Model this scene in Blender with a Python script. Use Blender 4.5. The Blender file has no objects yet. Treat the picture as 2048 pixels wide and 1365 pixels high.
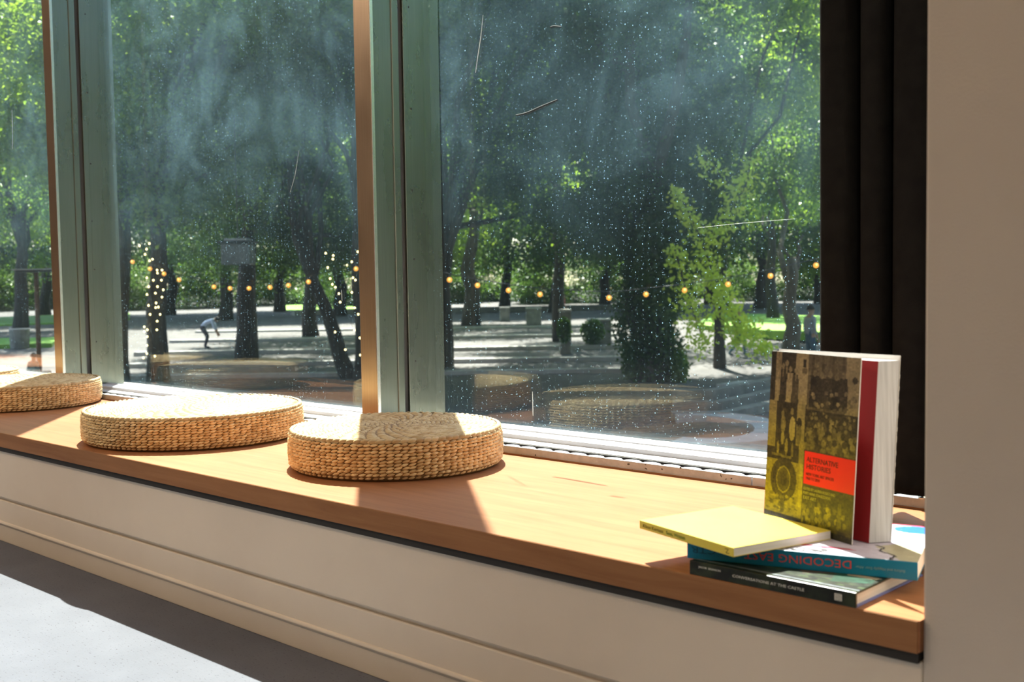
import bpy, math, random
import numpy as np
from mathutils import Vector, Matrix

random.seed(11)
rng = np.random.default_rng(11)
scene = bpy.context.scene
COL = scene.collection

# ------------------------------------------------------------------ camera
F_PX = 2227.965                                   # focal length in pixels of the 2048 px wide frame
CAM = Vector((0.0, 0.0, 0.88728))
FWD = Vector((-0.68496, 0.72632, -0.0573))
RGT = Vector((0.72802, 0.68539, -0.01495))
UPV = Vector((-0.02842, 0.05196, 0.99825))
cam_data = bpy.data.cameras.new('camera')
cam_data.sensor_width = 36.0
cam_data.lens = F_PX / 2048 * 36.0
cam_data.clip_start = 0.05
cam_data.clip_end = 400
cam_data.dof.use_dof = True
cam_data.dof.focus_distance = 3.1
cam_data.dof.aperture_fstop = 6.0
cam = bpy.data.objects.new('camera', cam_data)
COL.objects.link(cam)
cam.matrix_world = Matrix((
    (RGT.x, UPV.x, -FWD.x, CAM.x),
    (RGT.y, UPV.y, -FWD.y, CAM.y),
    (RGT.z, UPV.z, -FWD.z, CAM.z),
    (0, 0, 0, 1)))
scene.camera = cam

# ------------------------------------------------------------------ light and exposure
SUN_TRAVEL = Vector((0.418, -0.350, -0.839)).normalized()
sun_data = bpy.data.lights.new('sun', 'SUN')
sun_data.energy = 12.0
sun_data.angle = math.radians(0.55)
sun_data.color = (1.0, 0.94, 0.85)
sun = bpy.data.objects.new('sun', sun_data)
COL.objects.link(sun)
sun.location = (-8, 10, 20)
sun.rotation_euler = SUN_TRAVEL.to_track_quat('-Z', 'Y').to_euler()

world = bpy.data.worlds.new('sky')
scene.world = world
world.use_nodes = True
wn = world.node_tree.nodes
sky = wn.new('ShaderNodeTexSky')
sky.sky_type = 'NISHITA'
sky.sun_disc = False
sky.sun_elevation = math.radians(57)
sky.sun_rotation = math.atan2(-SUN_TRAVEL.x, -SUN_TRAVEL.y)
sky.air_density = 1.0
sky.dust_density = 1.0
world.node_tree.links.new(sky.outputs[0], wn['Background'].inputs[0])
wn['Background'].inputs[1].default_value = 0.20

vs = scene.view_settings
vs.view_transform = 'Standard'
vs.look = 'None'
vs.gamma = 1.0
vs.use_curve_mapping = False
vs.exposure = 1.5
scene.cycles.use_denoising = True


# ------------------------------------------------------------------ small helpers
def lin(r, g, b):
    def c(v):
        v /= 255.0
        return v / 12.92 if v <= 0.04045 else ((v + 0.055) / 1.055) ** 2.4
    return (c(r), c(g), c(b))


def ray(px, py):
    return FWD + RGT * ((px - 1024) / F_PX) - UPV * ((py - 682.5) / F_PX)


def on_z(px, py, z):
    d = ray(px, py)
    return CAM + d * ((z - CAM.z) / d.z)


def on_y(px, py, y):
    d = ray(px, py)
    return CAM + d * (y / d.y)


def at_depth(px, py, v):
    return CAM + ray(px, py) * v


class MB:
    """collects shapes that become ONE mesh object"""
    def __init__(self):
        self.v, self.f, self.m = [], [], []

    def add(self, verts, faces, mi=0):
        n = len(self.v)
        self.v += [tuple(p) for p in verts]
        self.f += [tuple(i + n for i in q) for q in faces]
        self.m += [mi] * len(faces)
        return self

    def box(self, x0, x1, y0, y1, z0, z1, mi=0):
        return self.add([(x0, y0, z0), (x1, y0, z0), (x1, y1, z0), (x0, y1, z0), (x0, y0, z1), (x1, y0, z1), (x1, y1, z1), (x0, y1, z1)],
                        [(0, 3, 2, 1), (4, 5, 6, 7), (0, 1, 5, 4), (1, 2, 6, 5), (2, 3, 7, 6), (3, 0, 4, 7)], mi)

    def obox(self, o, ax, ay, az, mi=0):
        o, ax, ay, az = Vector(o), Vector(ax), Vector(ay), Vector(az)
        vs_ = [o, o + ax, o + ax + ay, o + ay, o + az, o + ax + az, o + ax + ay + az, o + ay + az]
        fs = [(0, 3, 2, 1), (4, 5, 6, 7), (0, 1, 5, 4), (1, 2, 6, 5), (2, 3, 7, 6), (3, 0, 4, 7)]
        if ax.cross(ay).dot(az) < 0:
            fs = [tuple(reversed(q)) for q in fs]
        return self.add(vs_, fs, mi)

    def extrude_x(self, prof, x0, x1, mi=0):
        """closed profile of (y, z), swept along x"""
        n = len(prof)
        vv = [(x0, y, z) for y, z in prof] + [(x1, y, z) for y, z in prof]
        ff = [(i, (i + 1) % n, (i + 1) % n + n, i + n) for i in range(n)]
        ff += [tuple(range(n - 1, -1, -1)), tuple(range(n, 2 * n))]
        return self.add(vv, ff, mi)

    def prism(self, poly, z0, z1, mi=0):
        n = len(poly)
        vv = [(x, y, z0) for x, y in poly] + [(x, y, z1) for x, y in poly]
        ff = [(i, (i + 1) % n, (i + 1) % n + n, i + n) for i in range(n)]
        ff += [tuple(range(n - 1, -1, -1)), tuple(range(n, 2 * n))]
        return self.add(vv, ff, mi)

    def tube(self, pts, rad, n=8, mi=0, cap=True):
        pts = [Vector(p) for p in pts]
        if not hasattr(rad, '__len__'):
            rad = [rad] * len(pts)
        vv, ff = [], []
        ref = Vector((0.13, 0.31, 0.94))
        for i, p in enumerate(pts):
            t = (pts[min(i + 1, len(pts) - 1)] - pts[max(i - 1, 0)]).normalized()
            a = t.cross(ref)
            if a.length < 0.1:
                a = t.cross(Vector((1, 0, 0)))
            a.normalize()
            b = t.cross(a)
            for k in range(n):
                an = 2 * math.pi * k / n
                vv.append(p + (a * math.cos(an) + b * math.sin(an)) * rad[i])
        for i in range(len(pts) - 1):
            for k in range(n):
                ff.append((i * n + k, i * n + (k + 1) % n, (i + 1) * n + (k + 1) % n, (i + 1) * n + k))
        if cap:
            ff.append(tuple(range(n - 1, -1, -1)))
            ff.append(tuple(range((len(pts) - 1) * n, len(pts) * n)))
        return self.add(vv, ff, mi)

    def lathe(self, prof, c=(0, 0, 0), n=32, mi=0):
        vv, ff = [], []
        for r, z in prof:
            for k in range(n):
                a = 2 * math.pi * k / n
                vv.append((c[0] + r * math.cos(a), c[1] + r * math.sin(a), c[2] + z))
        for i in range(len(prof) - 1):
            for k in range(n):
                ff.append((i * n + k, i * n + (k + 1) % n, (i + 1) * n + (k + 1) % n, (i + 1) * n + k))
        ff.append(tuple(range(n - 1, -1, -1)))
        ff.append(tuple(range((len(prof) - 1) * n, len(prof) * n)))
        return self.add(vv, ff, mi)

    def build(self, name, mats, parent=None, smooth=False, bevel=0.0, loc=None):
        me = bpy.data.meshes.new(name)
        me.from_pydata(self.v, [], self.f)
        if not isinstance(mats, (list, tuple)):
            mats = [mats]
        for m in mats:
            me.materials.append(m)
        if len(mats) > 1:
            me.polygons.foreach_set('material_index', self.m)
        if smooth:
            me.polygons.foreach_set('use_smooth', [True] * len(me.polygons))
        me.update()
        return link(name, me, parent, bevel, loc)


def link(name, me, parent=None, bevel=0.0, loc=None):
    o = bpy.data.objects.new(name, me)
    COL.objects.link(o)
    if loc is not None:
        o.location = loc
    if bevel:
        b = o.modifiers.new('bevel', 'BEVEL')
        b.width = bevel
        b.segments = 2
        b.limit_method = 'ANGLE'
        b.angle_limit = math.radians(40)
    if parent is not None:
        attach(o, parent)
    return o


def attach(o, parent):
    o.parent = parent
    if parent.type == 'EMPTY':
        o.matrix_parent_inverse = Matrix.Translation(-parent.location)


def thing(name, loc, label, cat, group=None, kind=None):
    e = bpy.data.objects.new(name, None)
    e.empty_display_size = 0.1
    e.location = loc
    COL.objects.link(e)
    return tag(e, label, cat, group, kind)


def tag(o, label=None, cat=None, group=None, kind=None):
    if label:
        o['label'] = label
    if cat:
        o['category'] = cat
    if group:
        o['group'] = group
    if kind:
        o['kind'] = kind
    return o


# ------------------------------------------------------------------ materials
def new_mat(name):
    m = bpy.data.materials.new(name)
    m.use_nodes = True
    nt = m.node_tree
    bs = nt.nodes['Principled BSDF']
    return m, nt, bs


def N(nt, typ, **kw):
    n = nt.nodes.new(typ)
    for k, v in kw.items():
        if k.startswith('i_'):
            n.inputs[k[2:].replace('_', ' ')].default_value = v
        else:
            setattr(n, k, v)
    return n


def coords(nt, scale=(1, 1, 1), rot=(0, 0, 0), kind='Object'):
    tc = N(nt, 'ShaderNodeTexCoord')
    mp = N(nt, 'ShaderNodeMapping')
    mp.inputs['Scale'].default_value = scale
    mp.inputs['Rotation'].default_value = rot
    nt.links.new(tc.outputs[kind], mp.inputs['Vector'])
    return mp.outputs['Vector']


def math_n(nt, op, a, b=None, clamp=False):
    n = N(nt, 'ShaderNodeMath', operation=op, use_clamp=clamp)
    for i, x in enumerate((a, b)):
        if x is None:
            continue
        if hasattr(x, 'links') or isinstance(x, bpy.types.NodeSocket):
            nt.links.new(x, n.inputs[i])
        else:
            n.inputs[i].default_value = x
    return n.outputs[0]


def map_range(nt, x, a, b, c, d, smooth=False):
    n = N(nt, 'ShaderNodeMapRange')
    if smooth:
        n.interpolation_type = 'SMOOTHSTEP'
    nt.links.new(x, n.inputs[0])
    for i, v in enumerate((a, b, c, d)):
        n.inputs[i + 1].default_value = v
    return n.outputs[0]


def noise(nt, vec, scale, detail=4, rough=0.55, dist=0.0):
    n = N(nt, 'ShaderNodeTexNoise')
    n.inputs['Scale'].default_value = scale
    n.inputs['Detail'].default_value = detail
    n.inputs['Roughness'].default_value = rough
    n.inputs['Distortion'].default_value = dist
    nt.links.new(vec, n.inputs['Vector'])
    return n.outputs['Fac']


def ramp(nt, fac, stops):
    n = N(nt, 'ShaderNodeValToRGB')
    cr = n.color_ramp
    while len(cr.elements) < len(stops):
        cr.elements.new(0.5)
    for e, (p, c) in zip(cr.elements, stops):
        e.position = p
        e.color = (*c, 1)
    nt.links.new(fac, n.inputs[0])
    return n.outputs[0]


def bump(nt, bs, h, strength=0.3, dist=0.01):
    b = N(nt, 'ShaderNodeBump')
    b.inputs['Strength'].default_value = strength
    b.inputs['Distance'].default_value = dist
    nt.links.new(h, b.inputs['Height'])
    nt.links.new(b.outputs[0], bs.inputs['Normal'])


def simple(name, c1, c2=None, scale=8, rough=0.6, metal=0.0, stretch=(1, 1, 1), bmp=0.0, bscale=60, spec=0.5, detail=4, lo=0.35, hi=0.65):
    m, nt, bs = new_mat(name)
    bs.inputs['Roughness'].default_value = rough
    bs.inputs['Metallic'].default_value = metal
    bs.inputs['Specular IOR Level'].default_value = spec
    if c2 is None:
        bs.inputs['Base Color'].default_value = (*c1, 1)
    else:
        v = coords(nt, stretch)
        nt.links.new(ramp(nt, noise(nt, v, scale, detail), [(lo, c1), (hi, c2)]), bs.inputs['Base Color'])
    if bmp:
        bump(nt, bs, noise(nt, coords(nt, stretch), bscale, 3), bmp, 0.004)
    return m


M = {}
M['wall'] = simple('painted_plaster', (0.565, 0.495, 0.425), (0.60, 0.53, 0.455), 3, 0.75, bmp=0.12, bscale=220)
M['plinth'] = simple('painted_panel', (0.70, 0.60, 0.49), (0.74, 0.64, 0.525), 3, 0.6, bmp=0.06, bscale=240)
M['ceiling'] = simple('ceiling_paint', (0.84, 0.80, 0.74))
M['wall_far'] = simple('dark_unseen_wall', (0.055, 0.050, 0.046), (0.065, 0.06, 0.055), 3, 0.9)  # unseen walls coloured dark to keep reflections and bounce light low
M['wall_cream'] = simple('cream_wall_paint', (0.82, 0.75, 0.66), (0.84, 0.77, 0.68), 3, 0.8)
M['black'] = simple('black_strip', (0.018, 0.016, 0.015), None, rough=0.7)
M['steel'] = simple('polished_steel', (0.78, 0.77, 0.75), None, rough=0.22, metal=1.0)
M['rubber'] = simple('dark_gasket', (0.05, 0.045, 0.04), None, rough=0.7)


def floor_material():
    m, nt, bs = new_mat('ground_concrete')
    v = coords(nt)
    a = noise(nt, v, 2.2, 6)
    base = ramp(nt, a, [(0.3, (0.112, 0.118, 0.142)), (0.7, (0.150, 0.157, 0.186))])
    fine = noise(nt, coords(nt, (1, 2.2, 1)), 90, 3)
    pits = map_range(nt, fine, 0.30, 0.38, 0.55, 1.0)
    mx = N(nt, 'ShaderNodeMix', data_type='RGBA', blend_type='MULTIPLY')
    mx.inputs[0].default_value = 1.0
    nt.links.new(base, mx.inputs[6])
    cmb = N(nt, 'ShaderNodeCombineColor')
    for i in range(3):
        nt.links.new(pits, cmb.inputs[i])
    nt.links.new(cmb.outputs[0], mx.inputs[7])
    nt.links.new(mx.outputs[2], bs.inputs['Base Color'])
    bs.inputs['Roughness'].default_value = 0.85
    bs.inputs['Specular IOR Level'].default_value = 0.12
    bump(nt, bs, fine, 0.25, 0.003)
    return m


def wood_material(name, c1, c2, rough=0.42, along=(0.6, 9, 9)):
    m, nt, bs = new_mat(name)
    v = coords(nt, along)
    a = noise(nt, v, 5, 7, 0.6, 0.6)
    b = noise(nt, coords(nt), 1.4, 3)
    s = math_n(nt, 'ADD', math_n(nt, 'MULTIPLY', a, 0.75), math_n(nt, 'MULTIPLY', b, 0.35))
    nt.links.new(ramp(nt, s, [(0.38, c1), (0.72, c2)]), bs.inputs['Base Color'])
    bs.inputs['Roughness'].default_value = rough
    bs.inputs['Specular IOR Level'].default_value = 0.18
    bump(nt, bs, a, 0.05, 0.002)
    return m


M['floor'] = floor_material()
M['board'] = wood_material('bench_board_wood', (0.275, 0.110, 0.046), (0.375, 0.165, 0.074))
M['edge'] = wood_material('bench_edge_wood', (0.25, 0.112, 0.045), (0.36, 0.172, 0.075), 0.55)


def metal_material(name, c1, c2, rough):
    m, nt, bs = new_mat(name)
    v = coords(nt, (60, 60, 0.8))
    a = noise(nt, v, 6, 4)
    nt.links.new(ramp(nt, a, [(0.3, c1), (0.7, c2)]), bs.inputs['Base Color'])
    bs.inputs['Metallic'].default_value = 0.9
    nt.links.new(map_range(nt, noise(nt, coords(nt, (3, 3, 1)), 4, 5), 0.3, 0.7, rough - 0.03, rough + 0.05), bs.inputs['Roughness'])
    return m


M['alu'] = metal_material('brushed_aluminium', (0.19, 0.21, 0.18), (0.215, 0.235, 0.205), 0.28)
M['cap_metal'] = metal_material('warm_cap_metal', (0.50, 0.375, 0.27), (0.56, 0.43, 0.31), 0.33)  # warmer metal tone, used on the front caps only
M['rail'] = simple('pale_rail_enamel', (0.44, 0.44, 0.47), (0.50, 0.50, 0.53), 4, 0.45)
M['kerb'] = simple('sill_stone', (0.37, 0.39, 0.42), (0.46, 0.48, 0.51), 30, 0.8, bmp=0.4, bscale=130)
M['curtain'] = simple('curtain_cloth', (0.0085, 0.0085, 0.009), (0.0125, 0.0125, 0.0125), 30, 0.95, bmp=0.2, bscale=500, spec=0.1)


def straw_material(name='seagrass', lit_gain=1.0):
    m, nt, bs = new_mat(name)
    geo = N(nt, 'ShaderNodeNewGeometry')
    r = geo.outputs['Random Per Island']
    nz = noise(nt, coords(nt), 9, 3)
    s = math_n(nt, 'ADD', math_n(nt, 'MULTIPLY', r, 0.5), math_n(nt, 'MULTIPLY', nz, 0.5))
    nt.links.new(ramp(nt, s, [(0.2, (0.40 * lit_gain, 0.265 * lit_gain, 0.125 * lit_gain)), (0.5, (0.56 * lit_gain, 0.40 * lit_gain, 0.205 * lit_gain)), (0.8, (0.66 * lit_gain, 0.52 * lit_gain, 0.30 * lit_gain))]), bs.inputs['Base Color'])
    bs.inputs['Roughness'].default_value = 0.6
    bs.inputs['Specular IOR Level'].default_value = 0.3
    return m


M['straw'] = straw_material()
M['straw_side_lit'] = straw_material('seagrass_side_lit', 1.5)  # same seagrass, brightened: fill light painted into the sides
M['straw_core'] = simple('seagrass_core', (0.20, 0.12, 0.05), (0.28, 0.17, 0.075), 40, 0.85)


def glass_material(name, film_amount, speck_amount, seed):
    """clear pane: Fresnel reflection, straight-through view, and a dusty film and dried drops that catch the sun, blue sky haze painted in"""
    m, nt, bs = new_mat(name)
    nt.nodes.remove(bs)
    out = nt.nodes['Material Output']
    tc = N(nt, 'ShaderNodeTexCoord')
    sep = N(nt, 'ShaderNodeSeparateXYZ')
    nt.links.new(tc.outputs['Object'], sep.inputs[0])
    lw = N(nt, 'ShaderNodeLayerWeight')
    lw.inputs['Blend'].default_value = 0.5
    f5 = math_n(nt, 'POWER', lw.outputs['Facing'], 5.0)
    fres = math_n(nt, 'ADD', math_n(nt, 'MULTIPLY', f5, 0.50), 0.052)
    # wiped dusty film with painted haze, denser higher up on the pane
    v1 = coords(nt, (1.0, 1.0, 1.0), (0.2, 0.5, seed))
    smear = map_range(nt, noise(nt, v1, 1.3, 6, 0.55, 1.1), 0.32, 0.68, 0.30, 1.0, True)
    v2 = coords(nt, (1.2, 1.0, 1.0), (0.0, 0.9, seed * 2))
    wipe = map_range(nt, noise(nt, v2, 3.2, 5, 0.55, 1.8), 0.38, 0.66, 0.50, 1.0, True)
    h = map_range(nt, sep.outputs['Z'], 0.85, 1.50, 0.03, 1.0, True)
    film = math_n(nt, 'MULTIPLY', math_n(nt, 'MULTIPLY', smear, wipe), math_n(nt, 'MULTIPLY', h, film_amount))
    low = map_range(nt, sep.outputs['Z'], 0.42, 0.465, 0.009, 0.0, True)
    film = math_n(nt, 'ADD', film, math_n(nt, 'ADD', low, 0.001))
    # dried drops
    tot = film
    for sc_, th, cut in ((80, 0.12, 0.62), (170, 0.14, 0.60)):
        vo = N(nt, 'ShaderNodeTexVoronoi')
        vo.inputs['Scale'].default_value = sc_
        nt.links.new(coords(nt, (1, 1, 0.8), (0, 0, seed)), vo.inputs['Vector'])
        sc = N(nt, 'ShaderNodeSeparateColor')
        nt.links.new(vo.outputs['Color'], sc.inputs[0])
        spot = math_n(nt, 'LESS_THAN', vo.outputs['Distance'], th)
        keep = math_n(nt, 'GREATER_THAN', sc.outputs[0], cut)
        dens = map_range(nt, noise(nt, coords(nt), 2.5, 3), 0.35, 0.6, 0.2, 1.0)
        sp = math_n(nt, 'MULTIPLY', math_n(nt, 'MULTIPLY', spot, keep), math_n(nt, 'MULTIPLY', math_n(nt, 'MULTIPLY', sc.outputs[1], dens), speck_amount))
        tot = math_n(nt, 'ADD', tot, sp)
    tot = math_n(nt, 'MINIMUM', tot, 0.6)
    tr = N(nt, 'ShaderNodeBsdfTransparent')
    tr.inputs[0].default_value = (0.965, 0.985, 0.975, 1)
    gl = N(nt, 'ShaderNodeBsdfGlossy')
    gl.inputs['Roughness'].default_value = 0.0
    clean = N(nt, 'ShaderNodeMixShader')
    nt.links.new(fres, clean.inputs[0])
    nt.links.new(tr.outputs[0], clean.inputs[1])
    nt.links.new(gl.outputs[0], clean.inputs[2])
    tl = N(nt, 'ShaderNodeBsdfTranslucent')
    tl.inputs[0].default_value = (0.46, 0.78, 0.95, 1)  # blue sky haze painted into the dirt colour
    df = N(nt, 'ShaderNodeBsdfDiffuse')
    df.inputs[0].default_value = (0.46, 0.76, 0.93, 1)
    dust_haze = N(nt, 'ShaderNodeMixShader')
    dust_haze.inputs[0].default_value = 0.3
    nt.links.new(tl.outputs[0], dust_haze.inputs[1])
    nt.links.new(df.outputs[0], dust_haze.inputs[2])
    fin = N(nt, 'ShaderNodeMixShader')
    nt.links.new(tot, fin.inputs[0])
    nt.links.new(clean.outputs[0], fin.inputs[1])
    nt.links.new(dust_haze.outputs[0], fin.inputs[2])
    nt.links.new(fin.outputs[0], out.inputs['Surface'])
    return m


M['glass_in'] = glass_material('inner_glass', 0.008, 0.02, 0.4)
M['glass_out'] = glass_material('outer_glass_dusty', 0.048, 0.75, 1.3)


def leaf_material(name, dif, trans, var=0.5, thin=0.5):
    m, nt, bs = new_mat(name)
    nt.nodes.remove(bs)
    out = nt.nodes['Material Output']
    geo = N(nt, 'ShaderNodeNewGeometry')
    obi = N(nt, 'ShaderNodeObjectInfo')
    r = math_n(nt, 'ADD', math_n(nt, 'MULTIPLY', geo.outputs['Random Per Island'], 0.75), math_n(nt, 'MULTIPLY', obi.outputs['Random'], 0.25))
    d = N(nt, 'ShaderNodeBsdfDiffuse')
    t = N(nt, 'ShaderNodeBsdfTranslucent')
    g = N(nt, 'ShaderNodeBsdfGlossy')
    g.inputs['Roughness'].default_value = 0.35
    g.inputs[0].default_value = (0.6, 0.65, 0.6, 1)
    lo = 1 - var
    nt.links.new(ramp(nt, r, [(0.1, tuple(c * lo for c in dif)), (0.9, dif)]), d.inputs[0])
    nt.links.new(ramp(nt, r, [(0.1, (trans[0] * lo * 0.8, trans[1] * lo, trans[2] * lo)), (0.9, trans)]), t.inputs[0])
    a = N(nt, 'ShaderNodeMixShader')
    a.inputs[0].default_value = thin
    nt.links.new(d.outputs[0], a.inputs[1])
    nt.links.new(t.outputs[0], a.inputs[2])
    b = N(nt, 'ShaderNodeMixShader')
    b.inputs[0].default_value = 0.05
    nt.links.new(a.outputs[0], b.inputs[1])
    nt.links.new(g.outputs[0], b.inputs[2])
    nt.links.new(b.outputs[0], out.inputs['Surface'])
    return m


M['leaf'] = leaf_material('summer_leaf', (0.085, 0.165, 0.028), (0.50, 0.72, 0.05))
M['leaf_dark'] = leaf_material('ivy_leaf', (0.040, 0.085, 0.024), (0.16, 0.28, 0.035))
M['leaf_bright'] = leaf_material('sunlit_leaf', (0.34, 0.46, 0.05), (0.95, 1.0, 0.12), 0.12, 0.72)  # sunlight on the hanging branch painted into the leaf colour
M['bark'] = simple('dark_bark', (0.028, 0.022, 0.019), (0.055, 0.044, 0.036), 9, 0.9, stretch=(1, 1, 0.2), bmp=0.6, bscale=30)
M['bark_pale'] = simple('grey_bark', (0.11, 0.09, 0.075), (0.17, 0.14, 0.115), 9, 0.9, stretch=(1, 1, 0.2), bmp=0.6, bscale=30)
M['gravel'] = simple('gravel', (0.056, 0.051, 0.050), (0.094, 0.087, 0.085), 0.9, 0.9, bmp=0.4, bscale=30, detail=8)
M['soil'] = simple('planter_soil', (0.13, 0.085, 0.055), (0.20, 0.135, 0.09), 4, 0.95, bmp=0.5, bscale=30)
M['kerbstone'] = simple('pale_kerb_concrete', (0.36, 0.345, 0.33), (0.46, 0.445, 0.42), 3, 0.8, bmp=0.2, bscale=20)
M['block'] = simple('weathered_block', (0.17, 0.165, 0.15), (0.26, 0.25, 0.225), 4, 0.9, bmp=0.3, bscale=20)
M['grass'] = simple('lawn_grass', (0.14, 0.30, 0.035), (0.24, 0.44, 0.06), 3, 0.9, bmp=0.5, bscale=15)
M['post'] = simple('brown_post_paint', (0.13, 0.060, 0.030), (0.18, 0.085, 0.045), 5, 0.6)
M['iron'] = simple('dark_iron', (0.03, 0.03, 0.032), None, rough=0.5)
M['pale_box'] = simple('pale_box_face', (0.13, 0.145, 0.14), (0.17, 0.185, 0.18), 5, 0.4)


def emit(name, col, strength, base=(0.3, 0.15, 0.03)):
    m, nt, bs = new_mat(name)
    bs.inputs['Base Color'].default_value = (*base, 1)
    bs.inputs['Emission Color'].default_value = (*col, 1)
    bs.inputs['Emission Strength'].default_value = strength
    m.cycles.emission_sampling = 'NONE'
    bs.inputs['Roughness'].default_value = 0.2
    return m


M['bulb'] = emit('amber_bulb_glow', (1.0, 0.40, 0.06), 0.62)
M['filament'] = emit('filament_glow', (1.0, 0.62, 0.16), 1.9)
M['fairy'] = emit('fairy_light_glow', (1.0, 0.78, 0.32), 4.0)


def attr_material(name, rough=0.4):
    m, nt, bs = new_mat(name)
    a = N(nt, 'ShaderNodeAttribute', attribute_name='ink')
    nt.links.new(a.outputs['Color'], bs.inputs['Base Color'])
    bs.inputs['Roughness'].default_value = rough
    return m


M['ink'] = attr_material('printed_cover')

# ------------------------------------------------------------------ room shell
BZ = 0.3873            # top of the bench
Y_EDGE = 1.533         # front edge of the bench board
Y_PANEL = 1.545        # painted front below it, flush with the right wall
X_WALL = -0.6545       # where the right wall begins
Y_BACK = 2.262         # back of the bench, front of the sill kerb
Y_GLASS = 2.4526
Z_TOP = 4.75
ROOM_H = 4.95
X_FAR = -9.4


def structure(name, mb, mat, label, bevel=0.0):
    return tag(mb.build(name, mat, bevel=bevel), label, None, None, 'structure')


structure('floor', MB().box(X_FAR - 0.2, 3.2, -5.2, 1.575, -0.12, 0), M['floor'], 'grey concrete floor, sunlit near the bench')
structure('ceiling', MB().box(X_FAR - 0.2, 3.2, -5.2, 2.75, ROOM_H, ROOM_H + 0.15), M['ceiling'], 'plain ceiling of the room')
structure('wall_right', MB().box(X_WALL, 3.2, Y_PANEL, 2.75, -0.12, ROOM_H), M['wall'], 'warm off-white wall to the right of the window seat', 0.004)
structure('wall_back', MB().box(-3.6, 2.4, -2.8, -2.6, -0.12, ROOM_H), M['wall_cream'], 'plain cream wall behind the viewer')
structure('wall_rear', MB().box(X_FAR - 0.2, -3.6, -5.2, -5.0, -0.12, ROOM_H).box(-3.6, -3.45, -5.2, -2.8, -0.12, ROOM_H), M['wall_far'], 'dark wall in the deeper left part of the room')
structure('wall_left', MB().box(X_FAR - 0.2, X_FAR, -5.0, 2.75, -0.12, ROOM_H), M['wall_far'], 'plain wall at the far end of the room')
structure('wall_end', MB().box(2.2, 2.4, -2.6, Y_PANEL, -0.12, ROOM_H), M['wall_cream'], 'plain wall beyond the right wall')
structure('wall_front', MB().box(X_FAR, X_WALL, 2.30, 2.75, Z_TOP, ROOM_H).box(X_FAR, X_WALL, 2.30, 2.75, -0.6, BZ - 0.003), M['wall'], 'window wall above and below the glazing')

structure('wall_sky_block_top', MB().box(-32, 26, -7, 2.75, ROOM_H + 0.15, 11.5), M['wall_far'], 'unseen mass above the room, added to block sky light')  # unseen volumes added to cut sky light on the park ground
structure('wall_sky_block_left', MB().box(-32, X_FAR - 0.2, -7, 2.75, -1.9, ROOM_H + 0.15), M['wall_far'], 'unseen mass left of the room, added to block sky light')
structure('wall_sky_block_right', MB().box(3.2, 26, -7, 2.75, -1.9, ROOM_H + 0.15), M['wall_far'], 'unseen mass right of the room, added to block sky light')

# ------------------------------------------------------------------ built-in window bench
bench = thing('window_bench', (-3.0, 1.6, 0), 'long built-in window bench with plywood top and white painted front', 'bench')
seat = MB().box(X_FAR, X_WALL, Y_EDGE + 0.0012, Y_BACK, BZ - 0.046, BZ).build('seat_board', M['board'], bench)
tag(seat, 'honey coloured plywood seat board')
edge = MB().extrude_x([(Y_EDGE, BZ - 0.048), (Y_EDGE + 0.02, BZ - 0.048), (Y_EDGE + 0.02, BZ - 0.001), (Y_EDGE + 0.001, BZ - 0.0005), (Y_EDGE, BZ - 0.0015)],
                      X_FAR, X_WALL - 0.003).build('front_edging', M['edge'], bench)
tag(edge, 'darker brown wooden front edging')
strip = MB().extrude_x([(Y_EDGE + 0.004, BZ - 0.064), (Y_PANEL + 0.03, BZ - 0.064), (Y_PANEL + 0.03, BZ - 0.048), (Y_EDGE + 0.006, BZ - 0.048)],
                       X_FAR, X_WALL - 0.004).build('under_edge_strip', M['black'], bench)  # black strip below the wooden edging
tag(strip, 'black strip under the wooden edge')
MB().box(X_FAR, X_WALL, Y_PANEL, Y_PANEL + 0.05, 0.160, BZ - 0.062).build('front_panel', M['plinth'], bench, bevel=0.003)
MB().box(X_FAR, X_WALL, Y_PANEL + 0.014, Y_PANEL + 0.05, 0.138, 0.166).build('panel_groove', M['plinth'], bench)
MB().box(X_FAR, X_WALL, Y_PANEL + 0.005, Y_PANEL + 0.05, 0.074, 0.148).build('lower_panel', M['plinth'], bench, bevel=0.003)
MB().extrude_x([(Y_PANEL + 0.012, 0.0), (Y_PANEL + 0.05, 0.0), (Y_PANEL + 0.05, 0.078), (Y_PANEL + 0.010, 0.078), (Y_PANEL + 0.001, 0.074),
                (Y_PANEL - 0.001, 0.068), (Y_PANEL + 0.008, 0.058)], X_FAR, X_WALL).build('skirting_board', M['plinth'], bench, bevel=0.002)

# ------------------------------------------------------------------ glazing: three tall panes, two mullions
MULL = [(-7.140, -7.066), (-4.954, -4.880), (-2.7725, -2.6937)]
Y_CAP = 2.239
PANES = [(MULL[0][1], MULL[1][0]), (MULL[1][1], MULL[2][0]), (MULL[2][1], X_WALL + 0.03)]
TILT = 0.0056          # the inner sheet leans out a little, which doubles the reflections


def quad_sheet(x0, x1, yb, yt, z0, z1, th):
    return MB().add([(x0, yb, z0), (x1, yb, z0), (x1, yb + th, z0), (x0, yb + th, z0), (x0, yt, z1), (x1, yt, z1), (x1, yt + th, z1), (x0, yt + th, z1)],
                    [(0, 3, 2, 1), (4, 5, 6, 7), (0, 1, 5, 4), (1, 2, 6, 5), (2, 3, 7, 6), (3, 0, 4, 7)])


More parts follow.
